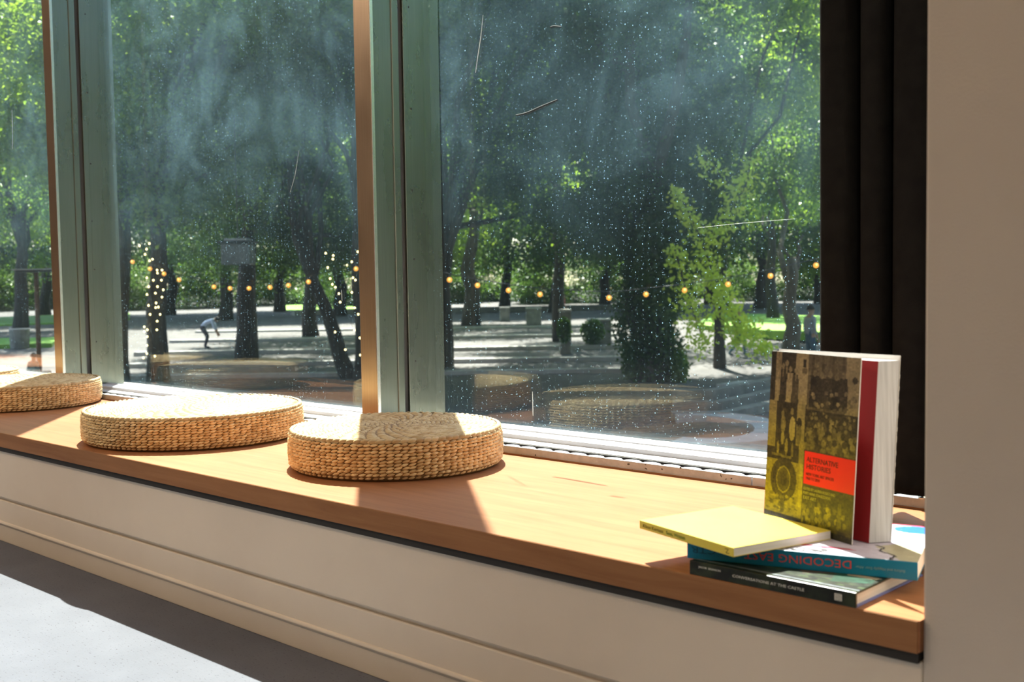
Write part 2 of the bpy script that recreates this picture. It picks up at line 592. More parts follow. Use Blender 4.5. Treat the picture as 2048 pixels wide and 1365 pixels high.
WLAB = ['narrow strip of window at the left edge of the picture', 'dusty window pane between the two metal mullions', 'large dusty window pane right of the middle mullion']
zb = BZ + 0.034
for i, (x0, x1) in enumerate(PANES):
    w = thing('window_%d' % (i + 1), ((x0 + x1) / 2, Y_GLASS, zb), WLAB[i], None, None, 'structure')
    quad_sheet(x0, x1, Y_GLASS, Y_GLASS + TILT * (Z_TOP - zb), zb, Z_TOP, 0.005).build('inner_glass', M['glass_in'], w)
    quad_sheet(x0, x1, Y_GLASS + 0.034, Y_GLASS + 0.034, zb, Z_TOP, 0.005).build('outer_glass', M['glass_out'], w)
    rail = MB().extrude_x([(2.378, BZ + 0.0), (2.52, BZ + 0.0), (2.52, BZ + 0.030), (2.448, BZ + 0.034), (2.437, BZ + 0.0375), (2.378, BZ + 0.0365)],
                          x0, x1).build('bottom_rail', M['rail'], w, bevel=0.0015)
    MB().box(x0, x1, 2.323, 2.379, BZ - 0.002, BZ + 0.0235).build('sill_ledge', M['rail'], w, bevel=0.001)
    MB().box(x0, x1, 2.40, 2.52, Z_TOP - 0.08, Z_TOP).build('top_rail', M['alu'], w)
    MB().box(x0, x1, 2.441, 2.4522, BZ + 0.034, BZ + 0.0405).build('glass_gasket', M['rail'], w)

for i, (xl, xr) in enumerate(MULL):
    t = thing('trim_%d' % (i + 1), ((xl + xr) / 2, 2.3, BZ), ['metal mullion beyond the left edge of the picture', 'metal mullion near the left edge of the picture', 'metal mullion in the middle of the picture'][i], None, None, 'structure')
    z0, z1 = BZ + 0.001, Z_TOP
    MB().box(xl, xr - 0.0015, Y_CAP, Y_CAP + 0.012, z0, z1).build('front_cap', M['cap_metal'], t, bevel=0.0012)
    MB().box(xl + 0.001, xr, Y_CAP + 0.012, 2.325, z0, z1).build('side_panel', M['alu'], t)
    MB().box(xr - 0.004, xr + 0.0006, Y_CAP + 0.0005, Y_CAP + 0.013, z0, z1).build('corner_bead', M['steel'], t, bevel=0.001)
    MB().box(xl + 0.004, xr + 0.004, 2.322, 2.352, z0, z1).build('glazing_bead', M['alu'], t, bevel=0.004)
    MB().box(xl + 0.004, xr - 0.006, 2.350, 2.374, z0, z1).build('gasket', M['rubber'], t)
    MB().box(xl + 0.001, xr + 0.001, 2.372, 2.398, z0, z1).build('frame_lip', M['alu'], t, bevel=0.002)
    MB().box(xl + 0.001, xr - 0.002, 2.398, 2.53, z0, z1).build('frame_post', M['alu'], t, bevel=0.001)
    sc = MB()
    sc.lathe([(0.0, 0.0), (0.0035, 0.0), (0.0035, 0.0012), (0.0022, 0.0018), (0.0, 0.0018)], n=10)
    for k, z in enumerate((0.62, 0.95, 1.17, 1.43, 1.75, 2.1)):
        s = sc.build('screw', M['rubber'], t) if k == 0 else None
        if k == 0:
            first = s
            s.rotation_euler = (0, math.pi / 2, 0)
        else:
            s = first.copy()
            COL.objects.link(s)
        s.location = (xr - 0.0022, 2.385 + (0.02 if k % 2 else 0.016), z)
        attach(s, t)

# sill kerb in stone lengths, ventilation grille between kerb and rail
kerb = thing('trim_4', (-2.0, Y_BACK, BZ), 'grey stone sill kerb along the back of the bench', None, None, 'structure')
joints = [X_FAR, -7.36, -5.37, -3.37, -1.3692, X_WALL]
for a, b in zip(joints[:-1], joints[1:]):
    MB().box(a + 0.0015, b - 0.0015, Y_BACK + 0.001, 2.273, BZ - 0.004, BZ + 0.024).build('kerb_stone', M['kerb'], kerb, bevel=0.0012)
MB().box(X_FAR, X_WALL, Y_BACK - 0.001, Y_BACK + 0.003, BZ - 0.004, BZ + 0.0038).build('brown_joint', M['edge'], kerb)
pit = MB()
pit.lathe([(0.0, 0.0), (0.0028, 0.0), (0.0024, 0.0006), (0.0, 0.0007)], n=7)
for k, (px, py) in enumerate([(1291, 930), (1292, 938), (1324, 939), (1361, 936), (1442, 952), (1265, 941), (1071, 911), (1042, 912), (1452, 959), (1463, 958), (1257, 929)]):
    p = on_y(px, py, Y_BACK + 0.0012)
    if k == 0:
        o = pit0 = pit.build('stone_pit', M['rubber'], kerb)
    else:
        o = pit0.copy()
        COL.objects.link(o)
    o.location = p
    o.rotation_euler = (math.pi / 2, 0.3 * k, 0)
    o.scale = (1.0 + 0.7 * (k % 3 == 1), 0.45 + 0.2 * (k % 4), 1)
    attach(o, kerb)

GL = ['vent grille under the strip of window at the left edge', 'vent grille under the pane between the mullions', 'vent grille under the large right pane']
for i, (x0, x1) in enumerate(PANES):
    g = thing('vent_grille', ((x0 + x1) / 2, 2.3, BZ), GL[i], 'grille')
    x1 = min(x1, X_WALL)
    MB().box(x0, x1, 2.273, 2.3225, BZ - 0.002, BZ + 0.004).build('tray', M['black'], g)
    MB().box(x0, x1, 2.316, 2.3228, BZ + 0.003, BZ + 0.0215).build('back_flange', M['black'], g)
    lo = MB()
    n = 10
    vv, ff = [], []
    for k in range(n + 1):
        s = -1 + 2 * k / n
        x = s * 0.0275
        wd = 0.0085 * max(0.0, 1 - s * s) ** 0.6 + 0.002
        vv += [(x, -wd * 0.55, 0.0), (x, 0.0, 0.0065 * (1 - s * s) + 0.001), (x, wd, 0.003)]
    for k in range(n):
        a = 3 * k
        ff += [(a, a + 3, a + 4, a + 1), (a + 1, a + 4, a + 5, a + 2)]
    lo.add(vv, ff)
    first = None
    nn = int((x1 - x0) / 0.0612)
    for k in range(nn):
        if first is None:
            first = o = lo.build('louvre', M['rail'], g, smooth=True)
            sm = o.modifiers.new('thickness', 'SOLIDIFY')
            sm.thickness = 0.0012
        else:
            o = first.copy()
            COL.objects.link(o)
        o.location = (x0 + 0.0306 + k * 0.0612, 2.298, BZ + 0.0150)
        o.rotation_euler = (0.25, 0, 0.14)
        attach(o, g)

# ------------------------------------------------------------------ curtain
def smooth_path(pts, k=6):
    out = []
    P = [Vector(p) for p in pts]
    for i in range(len(P) - 1):
        p0, p1, p2, p3 = P[max(i - 1, 0)], P[i], P[i + 1], P[min(i + 2, len(P) - 1)]
        for j in range(k):
            t = j / k
            out.append(0.5 * ((2 * p1) + (p2 - p0) * t + (2 * p0 - 5 * p1 + 4 * p2 - p3) * t * t + (3 * p1 - p0 - 3 * p2 + p3) * t ** 3))
    out.append(P[-1])
    return out


cpts = [(-1.115, 2.262), (-1.140, 2.258), (-1.163, 2.243), (-1.150, 2.222), (-1.157, 2.198), (-1.140, 2.180), (-1.105, 2.176), (-1.083, 2.186), (-1.072, 2.225), (-1.063, 2.230),
        (-1.058, 2.195), (-1.045, 2.180), (-1.018, 2.178), (-1.003, 2.190), (-0.999, 2.228), (-0.993, 2.232), (-0.988, 2.195), (-0.965, 2.178), (-0.925, 2.180), (-0.905, 2.200), (-0.898, 2.235),
        (-0.885, 2.200), (-0.850, 2.178), (-0.805, 2.185), (-0.790, 2.235), (-0.772, 2.190), (-0.730, 2.178), (-0.690, 2.190), (-0.668, 2.215)]
prof = smooth_path([(x, y, 0) for x, y in cpts])
cm = MB()
levels = [0.4335, 0.455, 0.60, 0.85, 1.2, 1.6, 2.1, 2.8, 3.6, 4.7]
for zi, z in enumerate(levels):
    q = (z - 0.43) / 4.3
    for j, p in enumerate(prof):
        s = j / len(prof)
        cm.v.append((p.x - 0.006 - 0.010 * q * (1 - s) + 0.004 * math.sin(3 * q + 9 * s), p.y + 0.010 * (q - 0.2) * math.sin(21 * s), z))
npf = len(prof)
for zi in range(len(levels) - 1):
    for j in range(npf - 1):
        a = zi * npf + j
        cm.f.append((a, a + 1, a + 1 + npf, a + npf))
cm.m = [0] * len(cm.f)
curtain = cm.build('curtain', M['curtain'], smooth=True)
sm = curtain.modifiers.new('thickness', 'SOLIDIFY')
sm.thickness = 0.004
tag(curtain, 'heavy black curtain hanging in deep folds beside the right wall', 'curtain')

# small metal knob on the sill below the curtain
p = on_y(1846, 985, 2.268)
kn = MB()
kn.lathe([(0.0, 0.0), (0.010, 0.0), (0.010, 0.003), (0.0045, 0.004), (0.0045, 0.009), (0.0075, 0.012), (0.009, 0.0165), (0.0075, 0.021), (0.0, 0.0235)], n=20)
knob = kn.build('sill_knob', M['steel'], smooth=True, loc=(p.x, 2.268, BZ + 0.024))
tag(knob, 'small shiny metal knob on the sill under the black curtain', 'knob')

# ------------------------------------------------------------------ woven seagrass cushions
def lump(mb, c, t, b, nrm, L, W, H, st=5):
    """one plaited strand end: a half spindle lying along t, W wide along b, proud by H along nrm"""
    vv, ff = [], []
    for i in range(st):
        s = -1 + 2 * i / (st - 1)
        w = max(0.22, (1 - abs(s) ** 2.2)) if abs(s) < 1 else 0.22
        for a in (0.0, 60.0, 120.0, 180.0):
            ar = math.radians(a)
            vv.append(c + t * (s * L) + b * (math.cos(ar) * W * w) + nrm * (math.sin(ar) * H * w - 0.3 * H * (1 - w)))
    for i in range(st - 1):
        for k in range(3):
            a = i * 4 + k
            ff.append((a, a + 4, a + 5, a + 1))
    mb.add(vv, ff)


def cushion(x, y, r, t, rot, label, seed):
    rd = random.Random(seed)
    root = thing('woven_cushion', (x, y, BZ), label, 'cushion', 'round woven seat cushions on the bench')
    o = Vector((x, y, BZ))
    core = MB()
    rc = r - 0.006
    core.lathe([(rc * 0.97, 0.0), (rc, 0.012), (rc + 0.002, t * 0.5), (rc, t - 0.016), (rc * 0.975, t - 0.007), (rc * 0.7, t - 0.003), (0.01, t - 0.001)], c=o, n=64)
    core.build('core', M['straw_core'], root, smooth=True)
    side = MB()
    rows = 12
    cols = int(2 * math.pi * r / 0.0185)
    hh = (t - 0.012) / rows
    for i in range(rows):
        z = 0.005 + hh * (i + 0.5)
        bul = 0.0035 * (1 - (2 * (i + 0.5) / rows - 1) ** 2) - (0.004 if i == rows - 1 else 0) - (0.005 if i == 0 else 0)
        for k in range(cols):
            a = rot + 2 * math.pi * (k + (0.5 if i % 2 else 0.0) * 0.35 + rd.uniform(-.10, .10)) / cols
            n = Vector((math.cos(a), math.sin(a), 0))
            tt = Vector((-n.y, n.x, 0))
            sl = 0.20 + rd.uniform(-.07, .07)
            tg = (tt * math.cos(sl) + Vector((0, 0, 1)) * math.sin(sl))
            bt = n.cross(tg)
            c = o + n * (r - 0.0065 + bul) + Vector((0, 0, z + rd.uniform(-.0007, .0007)))
            lump(side, c, tg, bt, n, 2 * math.pi * r / cols * 0.55, hh * 0.53 * rd.uniform(.92, 1.08), 0.0068 * rd.uniform(.8, 1.15))
    s = side.build('side_weave', M['straw_side_lit'], root, smooth=True)
    s['kind'] = 'stuff'
    top = MB()
    ring = 0.0125
    nr = int((r - 0.012) / ring)
    for j in range(nr):
        rr = 0.008 + ring * (j + 0.5)
        m = 44 if rr > 0.09 else (22 if rr > 0.04 else 11)
        zt = t - 0.0035 - 0.005 * (rr / r) ** 6 - (0.006 if j == nr - 1 else 0)
        for k in range(m):
            a = rot + 2 * math.pi * (k + 0.16 * j + rd.uniform(-.06, .06)) / m
            n = Vector((math.cos(a), math.sin(a), 0))
            tt = Vector((-n.y, n.x, 0))
            sl = 0.30
            tg = tt * math.cos(sl) + n * math.sin(sl)
            c = o + n * rr + Vector((0, 0, zt + rd.uniform(-.0005, .0005)))
            lump(top, c, tg, Vector((0, 0, 1)).cross(tg), Vector((0, 0, 1)), 2 * math.pi * rr / m * 0.58, ring * 0.56, 0.0050 * rd.uniform(.75, 1.15))
    s = top.build('top_weave', M['straw'], root, smooth=True)
    s['kind'] = 'stuff'
    rim = MB()
    m = int(2 * math.pi * r / 0.020)
    for k in range(m):
        a = rot + 2 * math.pi * k / m
        n = Vector((math.cos(a), math.sin(a), 0))
        tt = Vector((-n.y, n.x, 0))
        nn = (n + Vector((0, 0, 1.0))).normalized()
        tg = (tt + nn.cross(tt) * 0.22).normalized()
        c = o + n * (r - 0.0085) + Vector((0, 0, t - 0.0095))
        lump(rim, c, tg, nn.cross(tg), nn, 2 * math.pi * r / m * 0.72, 0.0075, 0.0068)
    s = rim.build('rim_braid', M['straw'], root, smooth=True)
    s['kind'] = 'stuff'
    return root


cushion(-2.2885, 1.9639, 0.2872, 0.1103, 0.2, 'round woven cushion nearest the books, crossed by the mullion shadow', 1)
cushion(-3.216, 1.906, 0.3450, 0.1069, 0.9, 'round woven cushion second from the books, its top fully in sun', 2)
cushion(-4.680, 1.950, 0.330, 0.107, 1.7, 'round woven cushion cut by the left edge of the picture', 3)
cushion(-5.500, 1.960, 0.320, 0.107, 2.6, 'farthest round woven cushion, a sliver behind the others at the left edge', 4)

# ------------------------------------------------------------------ books
M['paper'] = simple('page_paper', (0.70, 0.67, 0.62), (0.78, 0.75, 0.70), 4, 0.8, stretch=(1, 1, 60))
M['paper_v'] = simple('standing_pages', (0.42, 0.42, 0.45), (0.56, 0.56, 0.59), 30, 0.8, stretch=(6, 6, 0.05))
M['teal'] = simple('teal_cover', (0.0, 0.17, 0.31), (0.002, 0.20, 0.36), 6, 0.35)
M['yellow'] = simple('yellow_cover', (0.74, 0.60, 0.06), (0.78, 0.64, 0.075), 6, 0.4)
M['blue_edge'] = simple('periwinkle_board', (0.16, 0.19, 0.46), None, rough=0.5)
M['jungle'] = simple('dark_green_picture', (0.008, 0.009, 0.006), (0.045, 0.060, 0.026), 26, 0.3, detail=8, lo=0.42, hi=0.75)
M['red_page'] = simple('red_endpaper', (0.26, 0.0, 0.003), None, rough=0.6)
M['cover_back'] = simple('dark_back_cover', (0.03, 0.025, 0.03), None, rough=0.4)
M['white_card'] = simple('white_card', (0.72, 0.70, 0.68), None, rough=0.6)
M['ink_white'] = simple('white_ink', (0.85, 0.83, 0.74), None, rough=0.6)
M['ink_yellow'] = simple('yellow_ink', (0.46, 0.42, 0.06), None, rough=0.6)
M['ink_black'] = simple('black_ink', (0.03, 0.012, 0.006), None, rough=0.6)
M['ink_dark'] = simple('dark_olive_ink', (0.16, 0.12, 0.01), None, rough=0.6)
M['ink_green'] = simple('green_ink', (0.19, 0.27, 0.03), None, rough=0.6)
M['ink_red'] = simple('red_ink', (0.72, 0.07, 0.06), None, rough=0.6)
M['ink_pale'] = simple('pale_blue_ink', (0.22, 0.36, 0.40), None, rough=0.6)
M['ink_navy'] = simple('navy_ink', (0.0, 0.07, 0.12), None, rough=0.6)


def text(body, size, o, ax, ay, mat, parent, name='lettering', width=None, spacing=1.0):
    """flat lettering as a thin mesh: starts at o, runs along ax, letters stand along ay"""
    cu = bpy.data.curves.new(name, 'FONT')
    cu.body = body
    cu.size = size
    cu.extrude = 0.00012
    cu.resolution_u = 2
    cu.space_character = spacing
    tmp = bpy.data.objects.new(name, cu)
    COL.objects.link(tmp)
    dg = bpy.context.evaluated_depsgraph_get()
    me = bpy.data.meshes.new_from_object(tmp.evaluated_get(dg))
    bpy.data.objects.remove(tmp)
    bpy.data.curves.remove(cu)
    ax, ay = Vector(ax).normalized(), Vector(ay).normalized()
    az = ax.cross(ay)
    k = 1.0
    if width:
        w = max(v.co.x for v in me.vertices) - min(v.co.x for v in me.vertices)
        k = width / w
    for v in me.vertices:
        v.co = Vector(o) + ax * (v.co.x * k) + ay * v.co.y + az * (v.co.z + 0.0002)
    me.materials.clear()
    me.materials.append(mat)
    return link(name, me, parent)


def ink_grid(name, img, o, ax, ay, parent):
    """flat print: img[row from top, column] in sRGB 0..1, spread over the rectangle o, ax (full width), ay (full height, upward)"""
    H, W, _ = img.shape
    o, ax, ay = Vector(o), Vector(ax), Vector(ay)
    gx, gy = np.meshgrid(np.linspace(0, 1, W + 1), np.linspace(1, 0, H + 1))
    co = (np.array(o)[None, None] + gx[..., None] * np.array(ax) + gy[..., None] * np.array(ay)).reshape(-1, 3)
    idx = np.arange((H + 1) * (W + 1)).reshape(H + 1, W + 1)
    fc = np.stack([idx[1:, :-1], idx[1:, 1:], idx[:-1, 1:], idx[:-1, :-1]], -1).reshape(-1, 4)
    me = bpy.data.meshes.new(name)
    me.from_pydata(co.tolist(), [], fc.tolist())
    col = np.where(img <= 0.04045, img / 12.92, ((img + 0.055) / 1.055) ** 2.4)
    rgba = np.concatenate([col, np.ones((H, W, 1))], -1).reshape(-1, 4)
    at = me.attributes.new('ink', 'FLOAT_COLOR', 'FACE')
    at.data.foreach_set('color', rgba.astype(np.float32).ravel())
    me.materials.append(M['ink'])
    return link(name, me, parent)


class Paint:
    def __init__(self, W, H, seed=1):
        self.W, self.H = W, H
        self.a = np.zeros((H, W, 3))
        self.u, self.v = np.meshgrid((np.arange(W) + .5) / W, (np.arange(H) + .5) / H)
        self.r = np.random.default_rng(seed)

    def put(self, mask, c):
        self.a[mask] = c

    def rect(self, u0, v0, u1, v1, c):
        self.put((self.u >= u0) & (self.u < u1) & (self.v >= v0) & (self.v < v1), c)

    def ell(self, u, v, ru, rv, c, clip=None):
        m = ((self.u - u) / ru) ** 2 + ((self.v - v) / rv) ** 2 < 1
        if clip:
            m &= (self.u >= clip[0]) & (self.v >= clip[1]) & (self.u < clip[2]) & (self.v < clip[3])
        self.put(m, c)

    def quad(self, pts, c):
        m = np.ones_like(self.u, bool)
        n = len(pts)
        s = sum(pts[i][0] * pts[(i + 1) % n][1] - pts[(i + 1) % n][0] * pts[i][1] for i in range(n))
        for i in range(n):
            (x0, y0), (x1, y1) = pts[i], pts[(i + 1) % n]
            cr = (x1 - x0) * (self.v - y0) - (y1 - y0) * (self.u - x0)
            m &= (cr * s >= 0)
        self.put(m, c)

    def blur_noise(self, amt, u0=0, v0=0, u1=1, v1=1, cell=3):
        h, w = self.H // cell + 2, self.W // cell + 2
        nz = np.kron(self.r.normal(0, amt, (h, w)), np.ones((cell, cell)))[:self.H, :self.W]
        m = (self.u >= u0) & (self.u < u1) & (self.v >= v0) & (self.v < v1)
        self.a[m] += nz[m][:, None]


g1 = lambda k: np.array((k, k, k))


def collage():
    """the grey picture is painted first, then tinted from sepia at the top to yellow at the bottom"""
    P = Paint(118, 200, 3)
    P.rect(0, 0, 1, 1, g1(.16))
    # men standing in a doorway
    P.rect(0.06, 0, 0.125, 0.29, g1(.62))
    P.rect(0.125, 0, 0.24, 0.29, g1(.13))
    P.rect(0.30, 0, 0.44, 0.29, g1(.72))
    P.rect(0.38, .035, .415, .08, g1(.15))
    P.rect(0.37, .085, .43, .115, g1(.45))
    for k, (u, v, w, c) in enumerate([(.105, .105, .055, .74), (.15, .085, .05, .20), (.19, .065, .055, .17), (.235, .10, .06, .76), (.30, .105, .06, .30)]):
        P.quad([(u - w * .55, v + .02), (u + w * .55, v + .02), (u + w * .75, .29), (u - w * .75, .29)], g1(c))
        P.ell(u, v, .02, .018, g1(.62))
        P.rect(u - .006, v + .018, u + .006, v + .06, g1(.7 if c < .4 else .5))
    P.rect(0.02, 0, 0.06, .28, g1(.10))
    # street group, upper right
    P.rect(0.44, 0, 1, .315, g1(.40))
    for k in range(9):
        u = .48 + k * .055
        P.rect(u, 0, u + .025, .14, g1(.30 + .14 * (k % 2)))
    P.rect(0.86, 0, 1, .315, g1(.68))
    for k, u in enumerate((.52, .60, .69, .76, .83)):
        P.quad([(u - .045, .12 + .012 * (k % 2)), (u + .045, .12 + .012 * (k % 2)), (u + .055, .30), (u - .055, .30)], g1(.13 + .05 * (k % 3)))
        P.ell(u, .105 + .012 * (k % 2), .022, .02, g1(.50))
    for k in range(26):
        P.ell(P.r.uniform(.46, .98), P.r.uniform(.2, .31), .018, .012, g1(P.r.uniform(.3, .72)))
    P.ell(.95, .125, .03, .018, g1(.2))
    # dancers, middle left
    P.rect(0, .29, .44, .63, g1(.17))
    P.rect(0, .29, .09, .56, g1(.68))
    P.rect(.34, .29, .43, .53, g1(.66))
    for (u, v, ru, rv, c) in [(.18, .42, .03, .05, .58), (.17, .36, .018, .018, .6), (.29, .44, .035, .07, .78), (.28, .34, .018, .02, .55), (.37, .40, .028, .03, .12), (.37, .47, .03, .06, .45),
                              (.23, .55, .016, .05, .62), (.30, .57, .014, .05, .5), (.13, .57, .012, .05, .66), (.18, .50, .02, .04, .7)]:
        P.ell(u, v, ru, rv, g1(c))
    P.rect(.0, .60, .44, .63, g1(.15))
    P.quad([(.06, .595), (.3, .60), (.3, .615), (.06, .61)], g1(.5))
    P.rect(.38, .50, .44, .63, g1(.62))
    # crowd of heads, middle right
    P.rect(0.44, .315, 1, .545, g1(.17))
    for k in range(150):
        v = P.r.uniform(.325, .545)
        sz = .010 + .022 * (v - .315) / .23
        P.ell(P.r.uniform(.45, .99), v, sz, sz * .78, g1(P.r.uniform(.2, .66)), (.44, .315, 1, .545))
    # round dial, lower left
    P.rect(0, .63, .44, .94, g1(.66))
    P.ell(.215, .74, .155, .125, g1(.25), (0, .62, .43, .93))
    P.ell(.215, .74, .085, .078, g1(.66))
    P.ell(.215, .74, .076, .069, g1(.30))
    P.ell(.215, .74, .04, .038, g1(.22))
    for k in range(60):
        P.ell(P.r.uniform(.02, .42), P.r.uniform(.83, .92), .02, .008, g1(P.r.uniform(.35, .75)), (0, .8, .43, .93))
    P.quad([(.20, .85), (.235, .85), (.235, .93), (.19, .93)], g1(.3))
    P.rect(.40, .63, .44, .93, g1(.78))
    # lower right: lettering field and faded crowd
    P.rect(.44, .735, 1, .97, g1(.26))
    for k in range(80):
        v = P.r.uniform(.83, .96)
        P.ell(P.r.normal(.62, .14), v, .018, .016, g1(P.r.uniform(.3, .8)), (.45, .8, 1, .97))
    P.quad([(.84, .80), (.87, .80), (.88, .93), (.84, .93)], g1(.5))
    P.rect(0, .94, .44, 1, g1(.14))
    P.rect(.44, .965, 1, 1, g1(.07))
    P.blur_noise(.05, cell=2)
    P.blur_noise(.035, cell=5)
    g = np.clip(P.a[..., :1], 0, 1)
    t = np.clip((P.v[..., None] - .22) / .6, 0, 1)
    hi = (1 - t) * np.array((.70, .62, .50)) + t * np.array((.76, .70, .05))
    lo = (1 - t) * np.array((.085, .072, .07)) + t * np.array((.12, .11, .01))
    img = lo + (hi - lo) * g
    m = (P.u >= .445) & (P.v >= .548) & (P.v < .735)
    img[m] = (.88, .15, .02)
    return np.clip(img, 0, 1)


bz = BZ
TA, TB, TC = 0.0235, 0.0285, 0.0147
# A: dark green hardback, spine along the bench edge
A0 = Vector((-1.0475, 1.5355, bz))
ax_a = Vector((0.2935, -0.0015, 0)).normalized()
ay_a = Vector((-ax_a.y, ax_a.x, 0))
LA, WA = 0.2965, 0.235
bookA = thing('hardback_book', A0, 'dark green hardback lying at the bottom of the book stack, spine on the bench edge', 'book')
MB().obox(A0, ax_a * LA, ay_a * WA, Vector((0, 0, 0.0030))).build('back_board', M['blue_edge'], bookA, bevel=0.0006)
MB().obox(A0 + Vector((0, 0, TA - 0.003)), ax_a * LA, ay_a * WA, Vector((0, 0, 0.0030))).build('front_board', M['jungle'], bookA, bevel=0.0006)
MB().obox(A0 + Vector((0, 0, 0.0002)) - ay_a * 0.0008, ax_a * (LA - 0.0), ay_a * 0.004, Vector((0, 0, TA - 0.0004))).build('spine', M['jungle'], bookA, bevel=0.0008)
MB().obox(A0 + Vector((0, 0, 0.003)) + ay_a * 0.004 + ax_a * 0.004, ax_a * (LA - 0.008), ay_a * (WA - 0.009), Vector((0, 0, TA - 0.006))).build('pages', M['paper'], bookA)
up = Vector((0, 0, 1))
so = A0 - ay_a * 0.0010
text('CONVERSATIONS AT THE CASTLE', 0.0062, so + ax_a * 0.083 + up * 0.0100, ax_a, up, M['ink_white'], bookA, 'spine_title', 0.128)
text('JACOB  BRENSON', 0.0046, so + ax_a * 0.018 + up * 0.0140, ax_a, up, M['ink_white'], bookA, 'spine_author', 0.043)
MB().obox(so + ax_a * 0.262 + up * 0.0065 - ay_a * 0.0002, ax_a * 0.012, ay_a * 0.0002, up * 0.0105).build('publisher_mark', M['ink_white'], bookA)
for k in range(5):
    MB().obox(so + ax_a * 0.2628 + up * (0.0075 + 0.0019 * k) - ay_a * 0.0004, ax_a * 0.0104, ay_a * 0.0002, up * 0.0006).build('mark_line', M['ink_black'], bookA)
PA = Paint(90, 70, 8)
PA.rect(0, 0, 1, 1, np.array((.12, .14, .10)))
for k in range(500):
    PA.ell(PA.r.uniform(0, 1), PA.r.uniform(0, 1), .03, .014, np.array((.10, .13, .07)) * PA.r.uniform(.3, 2.6))
PA.quad([(.40, .55), (.62, .50), (.80, .62), (.62, .80)], np.array((.30, .24, .18)))
PA.quad([(.74, .60), (.96, .58), (.99, .75), (.8, .86)], np.array((.10, .25, .18)))
PA.quad([(.80, .60), (.99, .60), (.97, .66), (.82, .66)], np.array((.62, .56, .46)))
PA.rect(0, .94, 1, .955, np.array((.55, .58, .62)))
PA.blur_noise(.03)
ink_grid('front_cover_picture', np.clip(PA.a, 0, 1), A0 + Vector((0, 0, TA + 0.0003)) + ax_a * 0.001 + ay_a * 0.001, ax_a * (LA - 0.002), ay_a * (WA - 0.002), bookA)

# B: thick teal paperback on top of it, turned
zB = bz + TA + 0.0006
B0 = Vector((-1.0575, 1.5425, zB))
ax_b = (Vector((-0.7085, 1.6520, zB)) - B0)
LB = ax_b.length
ax_b.normalize()
ay_b = Vector((-ax_b.y, ax_b.x, 0))
WB = 0.262
bookB = thing('teal_book', B0, 'thick teal book lying second from the bottom with red spine lettering', 'book')
MB().obox(B0, ax_b * LB, ay_b * WB, up * 0.0012).build('back_cover', M['teal'], bookB, bevel=0.0004)
MB().obox(B0 + up * (TB - 0.0012), ax_b * LB, ay_b * WB, up * 0.0012).build('front_cover', M['white_card'], bookB, bevel=0.0004)
MB().obox(B0 - ay_b * 0.0006, ax_b * LB, ay_b * 0.0022, up * TB).build('spine', M['teal'], bookB, bevel=0.0008)
MB().obox(B0 + up * 0.0012 + ay_b * 0.0016 + ax_b * 0.001, ax_b * (LB - 0.002), ay_b * (WB - 0.003), up * (TB - 0.0024)).build('pages', M['paper'], bookB)
sb = B0 - ay_b * 0.0008
# the spine lettering runs upside down, from the right end towards the left
text('DECODING EAST', 0.0185, sb + ax_b * (LB - 0.097) + up * 0.0215, -ax_b, -up, M['ink_red'], bookB, 'spine_title', 0.170)
text('Before and Happily Ever After', 0.0062, sb + ax_b * (LB - 0.018) + up * 0.0150, -ax_b, -up, M['ink_pale'], bookB, 'spine_subtitle', 0.074)
text('CTR', 0.0150, sb + ax_b * 0.050 + up * 0.0205, -ax_b, -up, M['ink_navy'], bookB, 'spine_mark', 0.042)
PB = Paint(120, 90, 5)
PB.rect(0, 0, 1, 1, np.array((.78, .76, .84)))
PB.ell(.60, .05, .42, .12, np.array((.86, .28, .40)))
PB.ell(.60, .12, .42, .115, np.array((.80, .78, .86)))
PB.ell(.95, .14, .12, .11, np.array((.10, .42, .80)))
PB.quad([(.80, .70), (.90, .56), (1, .62), (1, 1), (.93, 1), (.86, .84)], np.array((.74, .72, .62)))
for k in range(60):
    s = k / 59
    PB.ell(.80 + .11 * s + .018 * math.sin(11 * s), .66 + .33 * s, .006, .010, np.array((.16, .14, .2)))
for k in range(150):
    PB.ell(PB.r.uniform(.28, .62), PB.r.normal(.93, .035), .012, .010, np.array((.16, .16, .17)) * PB.r.uniform(.6, 3.2))
for k in range(40):
    PB.ell(PB.r.uniform(.60, .90), PB.r.uniform(.15, .6), .006, .004, np.array((.45, .44, .55)))
PB.quad([(.46, .80), (.70, .82), (.74, .86), (.50, .845)], np.array((.72, .22, .34)))
PB.rect(.0, .80, .24, 1, np.array((.05, .42, .55)))
PB.blur_noise(.012)
ink_grid('front_cover_print', np.clip(PB.a, 0, 1), B0 + up * (TB + 0.0003) + ay_b * 0.0016, ax_b * LB, ay_b * (WB - 0.0016), bookB)

# C: thin yellow paperback lying on the teal book
zC = zB + TB + 0.0009
C0 = Vector((-1.1735, 1.5660, zC))
ax_c = Vector((0.2340, -0.0680, 0)).normalized()
ay_c = Vector((-ax_c.y, ax_c.x, 0))
LC, WC = 0.2435, 0.2150
bookC = thing('yellow_book', C0, 'thin bright yellow paperback lying on the teal book, overhanging towards the cushions', 'book')
MB().obox(C0, ax_c * LC, ay_c * WC, up * 0.0007).build('back_cover', M['yellow'], bookC)
MB().obox(C0 + up * (TC - 0.0007), ax_c * LC, ay_c * WC, up * 0.0007).build('front_cover', M['yellow'], bookC)
MB().obox(C0 - ay_c * 0.0005, ax_c * LC, ay_c * 0.0018, up * TC).build('spine', M['yellow'], bookC, bevel=0.0005)
MB().obox(C0 + up * 0.0007 + ay_c * 0.0013 + ax_c * 0.0006, ax_c * (LC - 0.0012), ay_c * (WC - 0.002), up * (TC - 0.0014)).build('pages', M['paper'], bookC)
sc_ = C0 - ay_c * 0.0007
